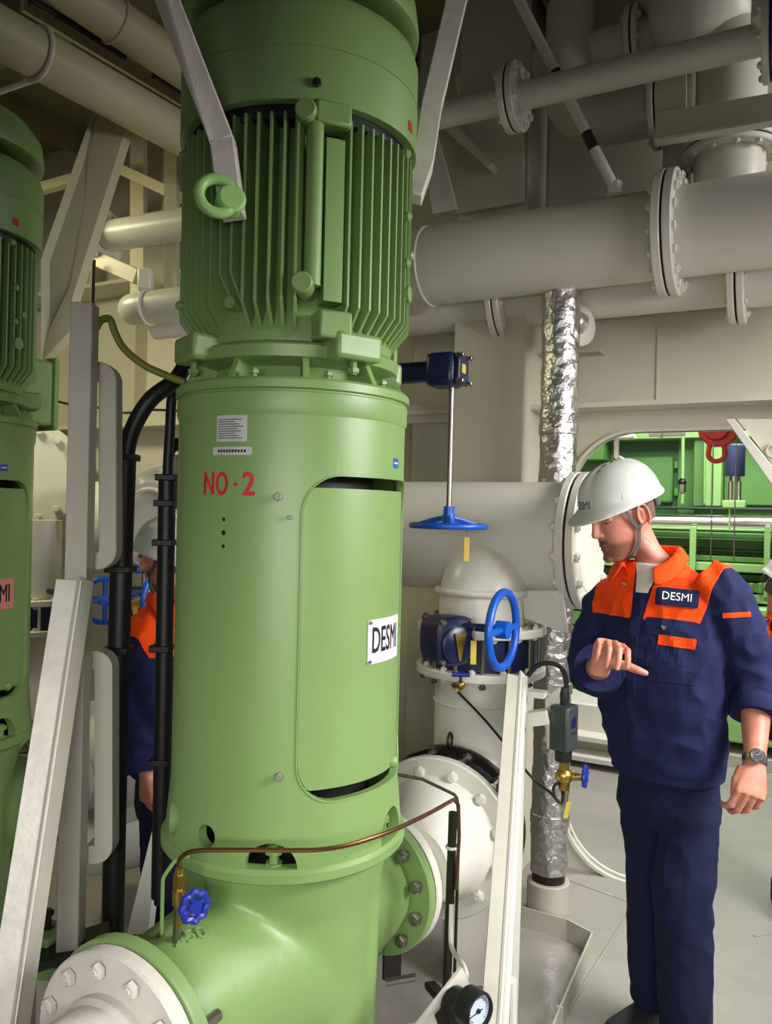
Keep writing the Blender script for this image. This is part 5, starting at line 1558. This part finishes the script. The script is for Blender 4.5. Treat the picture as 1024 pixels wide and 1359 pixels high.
def person(label, c, group=None):
    k = c.get('k', 1.0)
    F = V3(c['F']).normalized(); L = Z.cross(F).normalized()
    pel, nk = V3(c['pelvis']), V3(c['neck'])
    t = thing('person', label, 'person', c['base'], group)
    hf = V3(c['hf']).normalized(); hl = Z.cross(hf).normalized(); hu = hf.cross(hl).normalized()
    hc = V3(c['head']); hk = c.get('hk', 1.06) * k
    HP = lambda a, b, h: hc + (hf * a + hl * b + hu * h) * hk
    hip = {s: pel + L * 0.078 * k * s - Z * 0.02 for s in (1, -1)}
    # --- body: one skin
    mb = MB()
    head_into(mb, hc, hf, hl, hu, hk)
    mb.loft([(nk - Z * 0.1, L * 0.062 * k, F * 0.06 * k), (nk, L * 0.058 * k, F * 0.058 * k), (nk * 0.45 + HP(-0.02, 0, -0.08) * 0.55, L * 0.054 * k, F * 0.058 * k), (HP(-0.022, 0, -0.04), hl * 0.053 * k, hf * 0.056 * k)], 24)
    mb.loft([(pel - Z * 0.05, L * 0.12 * k, F * 0.085 * k), (pel + (nk - pel) * 0.2, L * 0.125 * k, F * 0.085 * k), (pel + (nk - pel) * 0.55, L * 0.145 * k, F * 0.095 * k), (pel + (nk - pel) * 0.85, L * 0.14 * k, F * 0.07 * k), (nk + (nk - pel).normalized() * 0.0, L * 0.055 * k, F * 0.055 * k)], 24, 2.3)
    for s, key in ((1, 'l'), (-1, 'r')):
        sh, e, wv = (V3(c[n_ + key]) for n_ in ('sh_', 'el_', 'wr_'))
        fa = e.lerp(wv, 0.3)
        mb.tube([sh - (e - sh).normalized() * 0.02 + L * s * -0.02, sh.lerp(e, 0.35), e, fa, e.lerp(wv, 0.7), wv], 0, 20, True, [0.052 * k, 0.047 * k, 0.04 * k, 0.0445 * k, 0.035 * k, 0.0275 * k])
        h = c['hand_' + key]
        hand_into(mb, wv, h[0], h[1], h[2], h[3], k * c.get('handk', 1.04), s > 0)
        kn, an = V3(c['kn_' + key]), V3(c['an_' + key])
        mb.tube([hip[s], hip[s].lerp(kn, 0.5), kn, kn.lerp(an, 0.35), an, an - Z * 0.04], 0, 18, True, [0.06 * k, 0.064 * k, 0.052 * k, 0.05 * k, 0.036 * k, 0.035 * k])
    me = remeshed(mb, c.get('voxel', 0.0036), 3, 0.5)
    near = [(v.index, v.co.copy()) for v in me.vertices if (v.co - hc).length_squared < (0.17 * hk) ** 2]
    for i_, _ in near:      # eye sockets beside the nose
        v = me.vertices[i_]; q = (v.co - hc) / hk
        a, b, h = q.dot(hf), q.dot(hl), q.dot(hu)
        for s in (-1, 1):
            re_ = ((a + 0.012) / 0.0085) ** 2 + ((h + 0.006) / 0.011) ** 2 + ((b - s * 0.082) / 0.02) ** 2
            v.co = v.co - hl * s * hk * 0.005 * math.exp(-re_)
        if a > 0.03:
            for s in (-1, 1):
                r2 = ((b - s * 0.03) / 0.016) ** 2 + ((h - 0.018) / 0.012) ** 2
                v.co = v.co - hf * hk * 0.0055 * math.exp(-r2)
                r3 = ((b - s * 0.03) / 0.013) ** 2 + ((h - 0.0035) / 0.0028) ** 2
                v.co = v.co - hf * hk * 0.0022 * math.exp(-r3)
            # eye corners
            # mouth line, nostril wing crease
            v.co = v.co - hf * hk * 0.003 * math.exp(-(b / 0.022) ** 2 - ((h + 0.0685) / 0.0026) ** 2)

    def loc(fn):
        def g(p):
            q = (p - hc) / hk
            if q.length > 0.2: return 0.0
            return fn(q.dot(hf), q.dot(hl), q.dot(hu))
        return g
    attr(me, 'stubble', loc(lambda a, b, h: sstep(-0.035, -0.062, h + abs(b) * 0.25) * sstep(-0.035, 0.02, a) * (1 - sstep(-0.095, -0.122, h) * 0.4) * sstep(-0.15, -0.125, h) + sstep(0.012, 0.0, abs(h + 0.05)) * sstep(0.03, 0.018, abs(b)) * (a > 0.07) * 0.6), near)
    attr(me, 'lip', loc(lambda a, b, h: math.exp(-((h + 0.069) / 0.0085) ** 4) * sstep(0.026, 0.018, abs(b)) * (1.0 if a > 0.065 else 0.0)), near)
    attr(me, 'brow', loc(lambda a, b, h: (max(math.exp(-((h - 0.04 + abs(abs(b) - 0.034) * 0.15) / 0.0045) ** 2) * sstep(0.008, 0.016, abs(b)) * sstep(0.056, 0.046, abs(b)), math.exp(-((h - 0.0045) / 0.0022) ** 2) * sstep(0.048, 0.042, abs(b)) * sstep(0.014, 0.019, abs(b)))) * (1.0 if a > 0.045 else 0.0)), near)
    body = link('body', me, M['skin'], t)
    for s in (-1, 1):
        e = HP(0.0625, 0.031 * s, 0.0065)
        ey = obj('eye', MB().ball(e, 0.0108 * hk, seg=16), M['eye'], t)
        obj('iris', MB().ball(e + (hf * 0.006 - hu * 0.005) * hk, 0.0062 * hk, seg=12), M['iris'], ey)
    # short hair round the back of the head below the helmet
    mb = MB()
    mb.loft([(HP(-0.022, 0, -0.03), hf * 0.074 * hk, hl * 0.0675 * hk), (HP(-0.018, 0, 0.0), hf * 0.0855 * hk, hl * 0.0715 * hk), (HP(-0.012, 0, 0.03), hf * 0.092 * hk, hl * 0.0745 * hk), (HP(-0.01, 0, 0.06), hf * 0.09 * hk, hl * 0.0745 * hk)], 36, 2.15)
    bmesh.ops.delete(mb.bm, geom=[v for v in mb.bm.verts if (v.co - hc).dot(hf) > -0.012 * hk], context='VERTS')
    obj('hair', mb, M['hair'], t)
    # --- helmet
    mb = MB(); N = 64; rings = []
    for j, tt in enumerate([-0.04, 0.0, 0.05, 0.12, 0.22, 0.34, 0.46, 0.58, 0.7, 0.8, 0.88, 0.94, 0.98, 1.0]):
        sc_ = (max(0.0, 1 - max(tt, 0) ** 2.35)) ** 0.5
        ring = []
        for q in range(N):
            g = 2 * math.pi * q / N; cg, sg = math.cos(g), math.sin(g)
            fa = (0.122 if cg > 0 else 0.132) * sc_; sa = 0.108 * sc_
            lip = max(0.0, 1 - max(tt, 0) / 0.12)
            brim = lip * (0.007 + 0.038 * max(0, cg) ** 1.6)
            ridge = 0.004 * sstep(0.3, 0.15, abs(sg)) * sstep(0.15, 0.35, tt) * (1 - sstep(0.9, 1.0, tt))
            drop = -0.012 * lip * max(0, cg) ** 2
            ring.append(HP(-0.006 + cg * (fa + brim + ridge), sg * (sa + brim * 0.8 + ridge * 0.3), 0.040 + 0.124 * tt + drop + ridge + 0.003 * 0))
        rings.append(mb.ring(ring))
    for a, b in zip(rings, rings[1:]): mb.bridge(a, b)
    mb.cap(rings[-1])
    inner = mb.ring([HP(-0.006 + math.cos(2 * math.pi * q / N) * 0.112, math.sin(2 * math.pi * q / N) * 0.098, 0.04) for q in range(N)])
    inner2 = mb.ring([HP(-0.006 + math.cos(2 * math.pi * q / N) * 0.1, math.sin(2 * math.pi * q / N) * 0.088, 0.08) for q in range(N)])
    mb.bridge(inner, rings[0]); mb.bridge(inner2, inner); mb.cap(inner2)
    hel = obj('helmet', mb, M['helmet'], t, sharp=50)
    mb = MB()
    for a, b, h in ((0.102, 0.092, 0.012),):
        lo = mb.ring([HP(-0.008 + math.cos(2 * math.pi * q / 40) * 0.1, math.sin(2 * math.pi * q / 40) * 0.083, 0.022 + 0.012 * max(0, math.cos(2 * math.pi * q / 40))) for q in range(40)])
        hi = mb.ring([HP(-0.008 + math.cos(2 * math.pi * q / 40) * 0.104, math.sin(2 * math.pi * q / 40) * 0.089, 0.052) for q in range(40)])
        mb.bridge(lo, hi)
    o = obj('headband', mb, M['strap'], hel); s_ = o.modifiers.new('t', 'SOLIDIFY'); s_.thickness = 0.002
    obj('adjuster_knob', MB().obox(HP(-0.118, 0, 0.006), hf, hl, hu, 0.022, 0.05, 0.035), M['strap'], hel, bevel=0.006)
    if c.get('detail'):
        hb = bvh_of(hel)
        me2 = text_mesh('DESMI', 0.036)
        conform(me2, HP(0.13, 0, 0.074), hl, (hu - hf * 0.25).normalized(), hb, 0.0012, 0.72, 1.0)
        link('helmet_lettering', me2, M['ink'], hel)
        for px_, py_ in ((793, 626), (801, 618), (811, 613)):
            m2 = plate_mesh(0.011, 0.0035, 0.001, 4, 2)
            conform(m2, at(px_, py_, 2.3), (0.8, 0, 0.5), (-0.5, 0, 0.8), hb, 0.0002)
            link('vent_slot', m2, M['ink'], hel)
        for px_, py_ in ((797, 667), (836, 658), (862, 646)):
            m2 = plate_mesh(0.005, 0.014, 0.001, 3, 3)
            conform(m2, at(px_, py_, 2.3), (1, 0, 0), (0, 0, 1), hb, 0.0002)
            link('harness_clip', m2, M['plate'], hel)
    # chin strap
    for s in (-1, 1):
        for a in (0.035, -0.045):
            pts = [HP(a, 0.078 * s, 0.04), HP((a + 0.0) * 0.65 - 0.0, 0.0775 * s, 0.0), HP(0.004, 0.074 * s, -0.04)]
            m2 = MB()
            for p, q in zip(pts, pts[1:]): m2.bar(p, q, 0.011 * hk, 0.0025, hf)
            obj('strap', m2, M['strap'], hel)
        pts = [HP(0.004, 0.073 * s, -0.04), HP(0.012, 0.066 * s, -0.078), HP(0.03, 0.048 * s, -0.112), HP(0.045, 0.0, -0.13)]
        m2 = MB()
        for p, q in zip(pts, pts[1:]): m2.bar(p, q, 0.012 * hk, 0.0025, hf)
        obj('chin_strap', m2, M['strap'], hel)
    # --- jacket
    ax = (nk - pel); top = ax.length
    mb = MB(); secs = []
    for tt, w_, d_, fo in ((0.06, 0.165, 0.125, 0), (0.10, 0.178, 0.136, 0.004), (0.22, 0.188, 0.145, 0.01), (0.40, 0.2, 0.15, 0.012), (0.58, 0.208, 0.148, 0.01), (0.72, 0.208, 0.135, 0.0), (0.82, 0.196, 0.115, -0.008), (0.90, 0.16, 0.093, -0.012), (0.95, 0.115, 0.08, -0.008), (0.985, 0.077, 0.072, 0.0)):
        secs.append((pel + ax * tt + F * fo * k, L * w_ * k, F * d_ * k))
    mb.loft(secs, 40, 2.3)
    cuffs = []
    for s, key in ((1, 'l'), (-1, 'r')):
        sh, e, wv = (V3(c[n_ + key]) for n_ in ('sh_', 'el_', 'wr_'))
        ct = c.get('cuff_' + key, 0.45); cu = e.lerp(wv, ct)
        up = sh - (e - sh).normalized() * 0.025 - L * s * 0.05 * k
        path = fillet([up, sh - L * s * 0.008, e, cu], [0.05, 0.07], 5)
        n_ = len(path); tot = sum((path[i + 1] - path[i]).length for i in range(n_ - 1)); acc = 0; rs = []
        for i in range(n_):
            if i: acc += (path[i] - path[i - 1]).length
            u_ = acc / tot
            rs.append((0.07 + 0.022 * sstep(0.05, 0.25, u_) - 0.02 * sstep(0.45, 1.0, u_)) * k * c.get('sleeve', 1.0))
        mb.tube(path, 0, 24, True, rs)
        dd = (path[-1] - path[-2]).normalized()
        cuffs.append((path[-1], dd, rs[-1]))
    jm = remeshed(mb, c.get('jvoxel', 0.0065), 5, 0.5, 'jacket')
    cloth(jm, 0.021 * k, c.get('seed', 0.0))
    jraw = jm.copy()
    jk = link('jacket', jm, M['cloth_navy'], t)
    for p, dd, r in cuffs:
        obj('cuff', MB().lathe([(r * 0.72, 0.004), (r * 1.0, 0.006), (r * 1.07, -0.006), (r * 1.07, -0.034), (r * 1.0, -0.045), (r * 0.9, -0.04)], p, dd, 28, True), M['cloth_navy'], jk)
    hb0 = pel + ax * 0.075
    obj('waistband', MB().loft([(hb0 - Z * 0.028, L * 0.163 * k, F * 0.126 * k), (hb0 - Z * 0.02, L * 0.172 * k, F * 0.134 * k), (hb0 + Z * 0.025, L * 0.176 * k, F * 0.138 * k), (hb0 + Z * 0.035, L * 0.168 * k, F * 0.13 * k)], 40, 2.3), M['cloth_navy'], jk)
    # orange yoke: cut by the chest seam and the two armhole seams
    z0 = nk.z - 0.178 * k
    cpos = pel + ax * ((z0 - pel.z) / ax.z)
    lc = lambda p: ((p - cpos).dot(L) / k, (p - cpos).dot(F) / k, (p.z - z0) / k)
    planes = [(cpos, Z, True)]
    for s in (1, -1):
        no = (L * -s * 0.97 + Z * 0.24)
        planes.append((cpos + L * s * 0.168 * k, no, True))
        planes.append((cpos + L * s * 0.02 * k, (L * s * 0.9929 - Z * 0.119), False))

    def yk(p):
        a, b, h = lc(p)
        return not (b > 0 and abs(a) < 0.02 + h * 0.12)
    piece_of(jraw, planes, yk, 0.0025 * k, 'yoke', M['cloth_orange'], jk)
    if c.get('detail'):
        pl = [(nk - Z * 0.1 * k, Z, True)] + [(cpos + L * s * 0.004 * k, (L * s * 0.98 - Z * 0.2), False) for s in (1, -1)]
        piece_of(jraw, pl, lambda p: (lambda a, b, h: b > 0 and abs(a) < 0.004 + h * 0.204)(*lc(p)), 0.0015, 'shirt', M['shirt'], jk)
        # front placket
        pk = [(pel + ax * 0.06, Z, True), (cpos + L * 0.014 * k, -L, True), (cpos - L * 0.020 * k, L, True)]
        piece_of(jraw, pk, lambda p: lc(p)[1] > 0 and lc(p)[2] < 0.06, 0.003, 'placket', M['cloth_navy'], jk)
    # collar
    m2 = MB(); prev = None
    cols = []
    for j in range(25):
        ph = math.radians(-152 + 304 * j / 24) + math.pi          # pi = the nape
        fr = max(0, math.cos(ph))                                   # 1 towards the front
        d = F * math.cos(ph) + L * math.sin(ph)
        rr = (0.072 + 0.012 * fr) * k
        b0 = nk + d * rr + Z * (0.0 - 0.058 * fr) * k + F * 0.012 * k
        t1 = b0 + (d * (0.004 + 0.012 * fr) + Z * (0.045 - 0.012 * fr)) * k
        t2 = t1 + (d * 0.012 - Z * 0.004) * k
        o2 = t2 + (d * (0.022 + 0.02 * fr) - Z * (0.042 + 0.02 * fr)) * k
        rg = m2.ring([b0, t1, t2, o2])
        if prev: m2.bridge(prev, rg, False)
        prev = rg
    co_ = obj('collar', m2, M['cloth_orange'], jk, sharp=60)
    s_ = co_.modifiers.new('t', 'SOLIDIFY'); s_.thickness = 0.004; s_.offset = 0
    s2_ = co_.modifiers.new('s', 'SUBSURF'); s2_.levels = 1; s2_.render_levels = 1
    # --- trousers, each leg ending over the shoe
    mb = MB()
    mb.loft([(pel + Z * 0.08 * k, L * 0.145 * k, F * 0.108 * k), (pel, L * 0.153 * k, F * 0.115 * k), (pel - Z * 0.07 * k, L * 0.16 * k, F * 0.118 * k), (pel - Z * 0.13 * k, L * 0.15 * k, F * 0.105 * k)], 36, 2.3)
    for s, key in ((1, 'l'), (-1, 'r')):
        kn, an = V3(c['kn_' + key]), V3(c['an_' + key])
        path = fillet([hip[s] - Z * 0.0, kn, an + Z * 0.0], [0.25], 6)
        n_ = len(path); tot = sum((path[i + 1] - path[i]).length for i in range(n_ - 1)); acc = 0; rs = []; pp = []
        for i in range(n_):
            if i: acc += (path[i] - path[i - 1]).length
            u_ = acc / tot; rs.append((0.103 - 0.02 * sstep(0.15, 0.0, u_) - 0.016 * sstep(0.0, 0.5, u_) - 0.015 * sstep(0.5, 1.0, u_)) * k)
        mb.tube(path, 0, 24, True, rs)
    tm = remeshed(mb, c.get('jvoxel', 0.0065), 5, 0.5, 'trousers')
    cloth(tm, 0.014 * k, c.get('seed', 0.0) + 5, (1.2, 1.2, 0.8))
    tr_ = link('trousers', tm, M['cloth_trouser'], t)
    # --- shoes
    for s, key in ((1, 'l'), (-1, 'r')):
        an = V3(c['an_' + key]); fd = V3(c['ft_' + key]); fd.z = 0; fd.normalize(); sd = Z.cross(fd)
        g0 = V3((an.x, an.y, c.get('ground', 0.0)))
        sec = [(-0.075, 0.03, 0.035, 0.055), (-0.06, 0.034, 0.045, 0.075), (0.0, 0.038, 0.05, 0.085), (0.06, 0.043, 0.037, 0.066), (0.11, 0.047, 0.028, 0.05), (0.155, 0.045, 0.022, 0.042), (0.185, 0.033, 0.017, 0.034), (0.2, 0.012, 0.01, 0.03)]
        m2 = MB().loft([(g0 + fd * a * k + Z * (0.018 + h_) * k, sd * b * k, Z * h_ * k) for a, b, h_, _ in sec], 24, 2.4)
        sho = obj('shoe', m2, M['shoe'], t, sharp=60)
        m2 = MB().loft([(g0 + fd * (a * 1.03 + 0.002) * k + Z * 0.013 * k, sd * (b + 0.004) * k, Z * 0.013 * k) for a, b, h_, _ in sec], 24, 3.5)
        obj('sole', m2, M['sole'], sho, sharp=60)
        m2 = MB()
        for j in range(4):
            a = 0.045 + 0.018 * j; h_ = 0.098 - 0.0105 * j
            m2.tube([g0 + (fd * a + sd * -0.026 + Z * (h_ - 0.012)) * k, g0 + (fd * (a + 0.004) + Z * h_) * k, g0 + (fd * a + sd * 0.026 + Z * (h_ - 0.012)) * k], 0.003, 6)
        m2.torus(g0 + (fd * 0.045 + Z * 0.112 + sd * 0.015) * k, (0.3, 0.5, 0.4), 0.012, 0.0025, 14, 6); m2.torus(g0 + (fd * 0.045 + Z * 0.112 - sd * 0.015) * k, (-0.3, 0.5, 0.4), 0.012, 0.0025, 14, 6)
        obj('laces', m2, M['black'], sho)
    return t, jk, body, (F, L, pel, ax, lc)


REL = [(22, 30, 18), (26, 32, 20), (30, 34, 20), (34, 34, 20)]
THR = [(0.75, 0.6, 0.25), (0.95, 0.25, 0.2), (1.0, 0.05, 0.2)]
# the man on the right
HF = V3((-0.955 * 0.935, -0.295 * 0.935, -0.355))
ear = at(849, 683, 2.41)
hl_ = Z.cross(HF).normalized()
wr_l, kn_hand = at(1001, 1012, 2.24), at(994, 1062, 2.2)
wr_r = at(797, 882, 2.31)
man = dict(F=(-0.72, -0.69, 0), base=(0.92, 2.5, 0), pelvis=at(886, 1036, 2.5), neck=at(868, 742, 2.49), head=ear - hl_ * 0.081 - HF * -0.012, hf=HF,
           sh_l=at(958, 783, 2.37), sh_r=at(806, 797, 2.62), el_l=at(1003, 905, 2.37), el_r=at(788, 893, 2.57), wr_l=wr_l, wr_r=wr_r,
           hand_l=(kn_hand - wr_l, (-1, -0.1, 0), [(38, 44, 28), (38, 46, 28), (40, 46, 28), (40, 44, 28)], [(0.92, 0.3, 0.1), (1.0, -0.12, 0.2), (1.0, -0.2, 0.3)]),
           hand_r=(at(814, 847, 2.24) - wr_r, (0.92, -0.1, -0.15), [(58, 42, 18), (62, 46, 20), (64, 48, 22), (60, 48, 24)], [(0.5, 0.85, 0.4), (0.15, 1.0, 0.35), (0.0, 1.0, 0.2)]),
           kn_l=at(905, 1185, 2.40), kn_r=at(868, 1180, 2.57), an_l=at(910, 1378, 2.42), an_r=at(866, 1326, 2.6), ft_l=(-0.8, -0.6, 0), ft_r=(-0.9, -0.45, 0),
           cuff_l=0.42, cuff_r=0.62, detail=True, voxel=0.0033, jvoxel=0.006, seed=1.3)
t1, j1, b1, (F1, L1, pel1, ax1, lc1) = person('man in a white helmet and navy and orange work clothes looking down at his hand', man)
jb = bvh_of(j1)


def decal(name, px, py, wd, ht, material, lift=0.003, th=0.0015, rad=0.002, roll=0.0, parent=j1, nx=12, ny=6):
    n = V3((0, 0, 0)); o1 = None
    for dx in (-12, 0, 12):
        for dy in (-8, 0, 8):
            h = jb.ray_cast(CAM, (at(px + dx, py + dy, 2.4) - CAM).normalized(), 6)
            if h[0] is not None:
                n += h[1] if h[1].dot(CAM - h[0]) > 0 else -h[1]
                if dx == 0 and dy == 0: o1 = h[0]
    n.normalize()
    xd = Z.cross(n).normalized(); yd = n.cross(xd)
    cr, sr = math.cos(roll), math.sin(roll)
    x2, y2 = xd * cr + yd * sr, yd * cr - xd * sr
    me = plate_mesh(wd, ht, th, nx, ny, rad)
    conform(me, o1, x2, y2, jb, lift)
    return link(name, me, material, parent), o1, x2, y2


pt_, o1, x2, y2 = decal('name_patch', 898, 794, 0.122, 0.056, M['cloth_navy'], 0.0085, rad=0.006, roll=-0.05)
me = text_mesh('DESMI', 0.036); conform(me, o1, x2, y2, jb, 0.0115, 0.88, 1.0); link('patch_lettering', me, M['white_ink'], j1)
decal('chest_stripe', 898, 852, 0.105, 0.03, M['cloth_orange'], 0.0045, roll=-0.06)
decal('sleeve_stripe', 977, 816, 0.078, 0.015, M['cloth_orange'], 0.004, roll=0.1)
decal('pocket_flap', 890, 833, 0.15, 0.05, M['cloth_navy'], 0.0035, 0.002, rad=0.008, roll=-0.04)
decal('pocket', 893, 880, 0.15, 0.115, M['cloth_navy'], 0.001, 0.002, rad=0.008, roll=-0.04)


def press_stud(px, py):
    h = jb.ray_cast(CAM, (at(px, py, 2.4) - CAM).normalized(), 6)
    if h[0] is not None: obj('press_stud', MB().lathe([(0.0075, -0.002), (0.0075, 0.006), (0.004, 0.0085)], h[0], h[1], 14), M['bright_steel'], j1)


press_stud(881, 832); press_stud(821, 1020); press_stud(829, 775)
# wrist watch
wa = V3(wr_l).lerp(V3(man['el_l']), 0.03); wd_ = (V3(wr_l) - V3(man['el_l'])).normalized()
wt = obj('watch_band', MB().lathe([(0.0315, -0.010), (0.0335, -0.010), (0.0335, 0.010), (0.0315, 0.010)], wa, wd_, 36, True), M['watch_steel'], t1)
wn = V3((-0.25, -1, 0.12)); wn = (wn - wd_ * wn.dot(wd_)).normalized()
wc = wa + wn * 0.031
obj('watch_case', MB().lathe([(0.018, 0), (0.021, 0.003), (0.021, 0.008), (0.018, 0.0105), (0.0165, 0.0095)], wc, wn, 32), M['watch_steel'], wt)
obj('watch_dial', MB().lathe([(0.0165, 0.0), (0.0165, 0.0102)], wc, wn, 28), M['ink'], wt)
xg, yg, _ = frame(wn); m = MB()
for k in range(12):
    g = math.pi * k / 6; d = xg * math.cos(g) + yg * math.sin(g); m.bar(wc + wn * 0.0105 + d * 0.0105, wc + wn * 0.0105 + d * 0.0145, 0.0016, 0.0006, wn)
m.bar(wc + wn * 0.0108, wc + wn * 0.0108 + (xg * 0.6 + yg * 0.8) * 0.011, 0.0014, 0.0006, wn); m.bar(wc + wn * 0.0108, wc + wn * 0.0108 + (xg * -0.8 + yg * 0.3) * 0.009, 0.0014, 0.0006, wn)
tag(obj('dial_marks', m, M['plate'], wt), kind='stuff')

# the worker half hidden behind the hoses
HF2 = V3((0.8, -0.55, -0.2))
wr2 = at(195, 1028, 2.62)
wl2 = at(330, 1000, 2.72)
man2 = dict(F=(0.78, -0.62, 0), base=(-0.75, 2.78, 0), pelvis=at(236, 1030, 2.78), neck=at(229, 798, 2.78), head=at(222, 748, 2.76), hf=HF2, k=0.95,
            sh_l=at(302, 838, 2.88), sh_r=at(197, 842, 2.7), el_l=at(330, 930, 2.82), el_r=at(186, 940, 2.68), wr_l=wl2, wr_r=wr2,
            hand_l=((0.6, -0.3, -0.7), (0.2, 0.2, 0.9), REL, THR), hand_r=((0.08, -0.05, -1), (0.75, -0.6, 0), REL, THR),
            kn_l=V3((-0.57, 2.78, 0.42)), kn_r=V3((-0.69, 2.64, 0.42)), an_l=V3((-0.68, 2.9, 0.09)), an_r=V3((-0.8, 2.76, 0.09)), ft_l=(0.7, -0.7, 0), ft_r=(0.8, -0.6, 0),
            cuff_l=0.9, cuff_r=0.93, voxel=0.005, jvoxel=0.009, seed=8.1)
person('worker in navy and orange mostly hidden behind the black hoses and green pump', man2)
# a third worker cut by the right edge, bending
man3 = dict(F=(0.9, -0.4, 0), base=(1.76, 3.3, 0), pelvis=V3((1.74, 3.36, 0.88)), neck=V3((1.69, 3.3, 1.27)), head=V3((1.68, 3.27, 1.37)), hf=V3((0.70, -0.5, -0.5)), k=0.97,
            sh_l=V3((1.78, 3.46, 1.26)), sh_r=V3((1.62, 3.14, 1.26)), el_l=V3((1.95, 3.4, 1.06)), el_r=V3((1.80, 3.03, 1.06)), wr_l=V3((2.12, 3.3, 1.1)), wr_r=V3((1.98, 3.0, 1.1)),
            hand_l=((0.9, -0.2, 0), (0, 0, 1), REL, THR), hand_r=((0.9, -0.1, 0), (0, 0, 1), REL, THR),
            kn_l=V3((1.88, 3.42, 0.48)), kn_r=V3((1.82, 3.24, 0.48)), an_l=V3((1.82, 3.5, 0.09)), an_r=V3((1.76, 3.28, 0.09)), ft_l=(0.9, -0.4, 0), ft_r=(0.9, -0.4, 0),
            cuff_l=0.9, cuff_r=0.9, voxel=0.007, jvoxel=0.011, seed=15.7)
person('third worker in a pale helmet cut off by the right edge of the picture', man3)
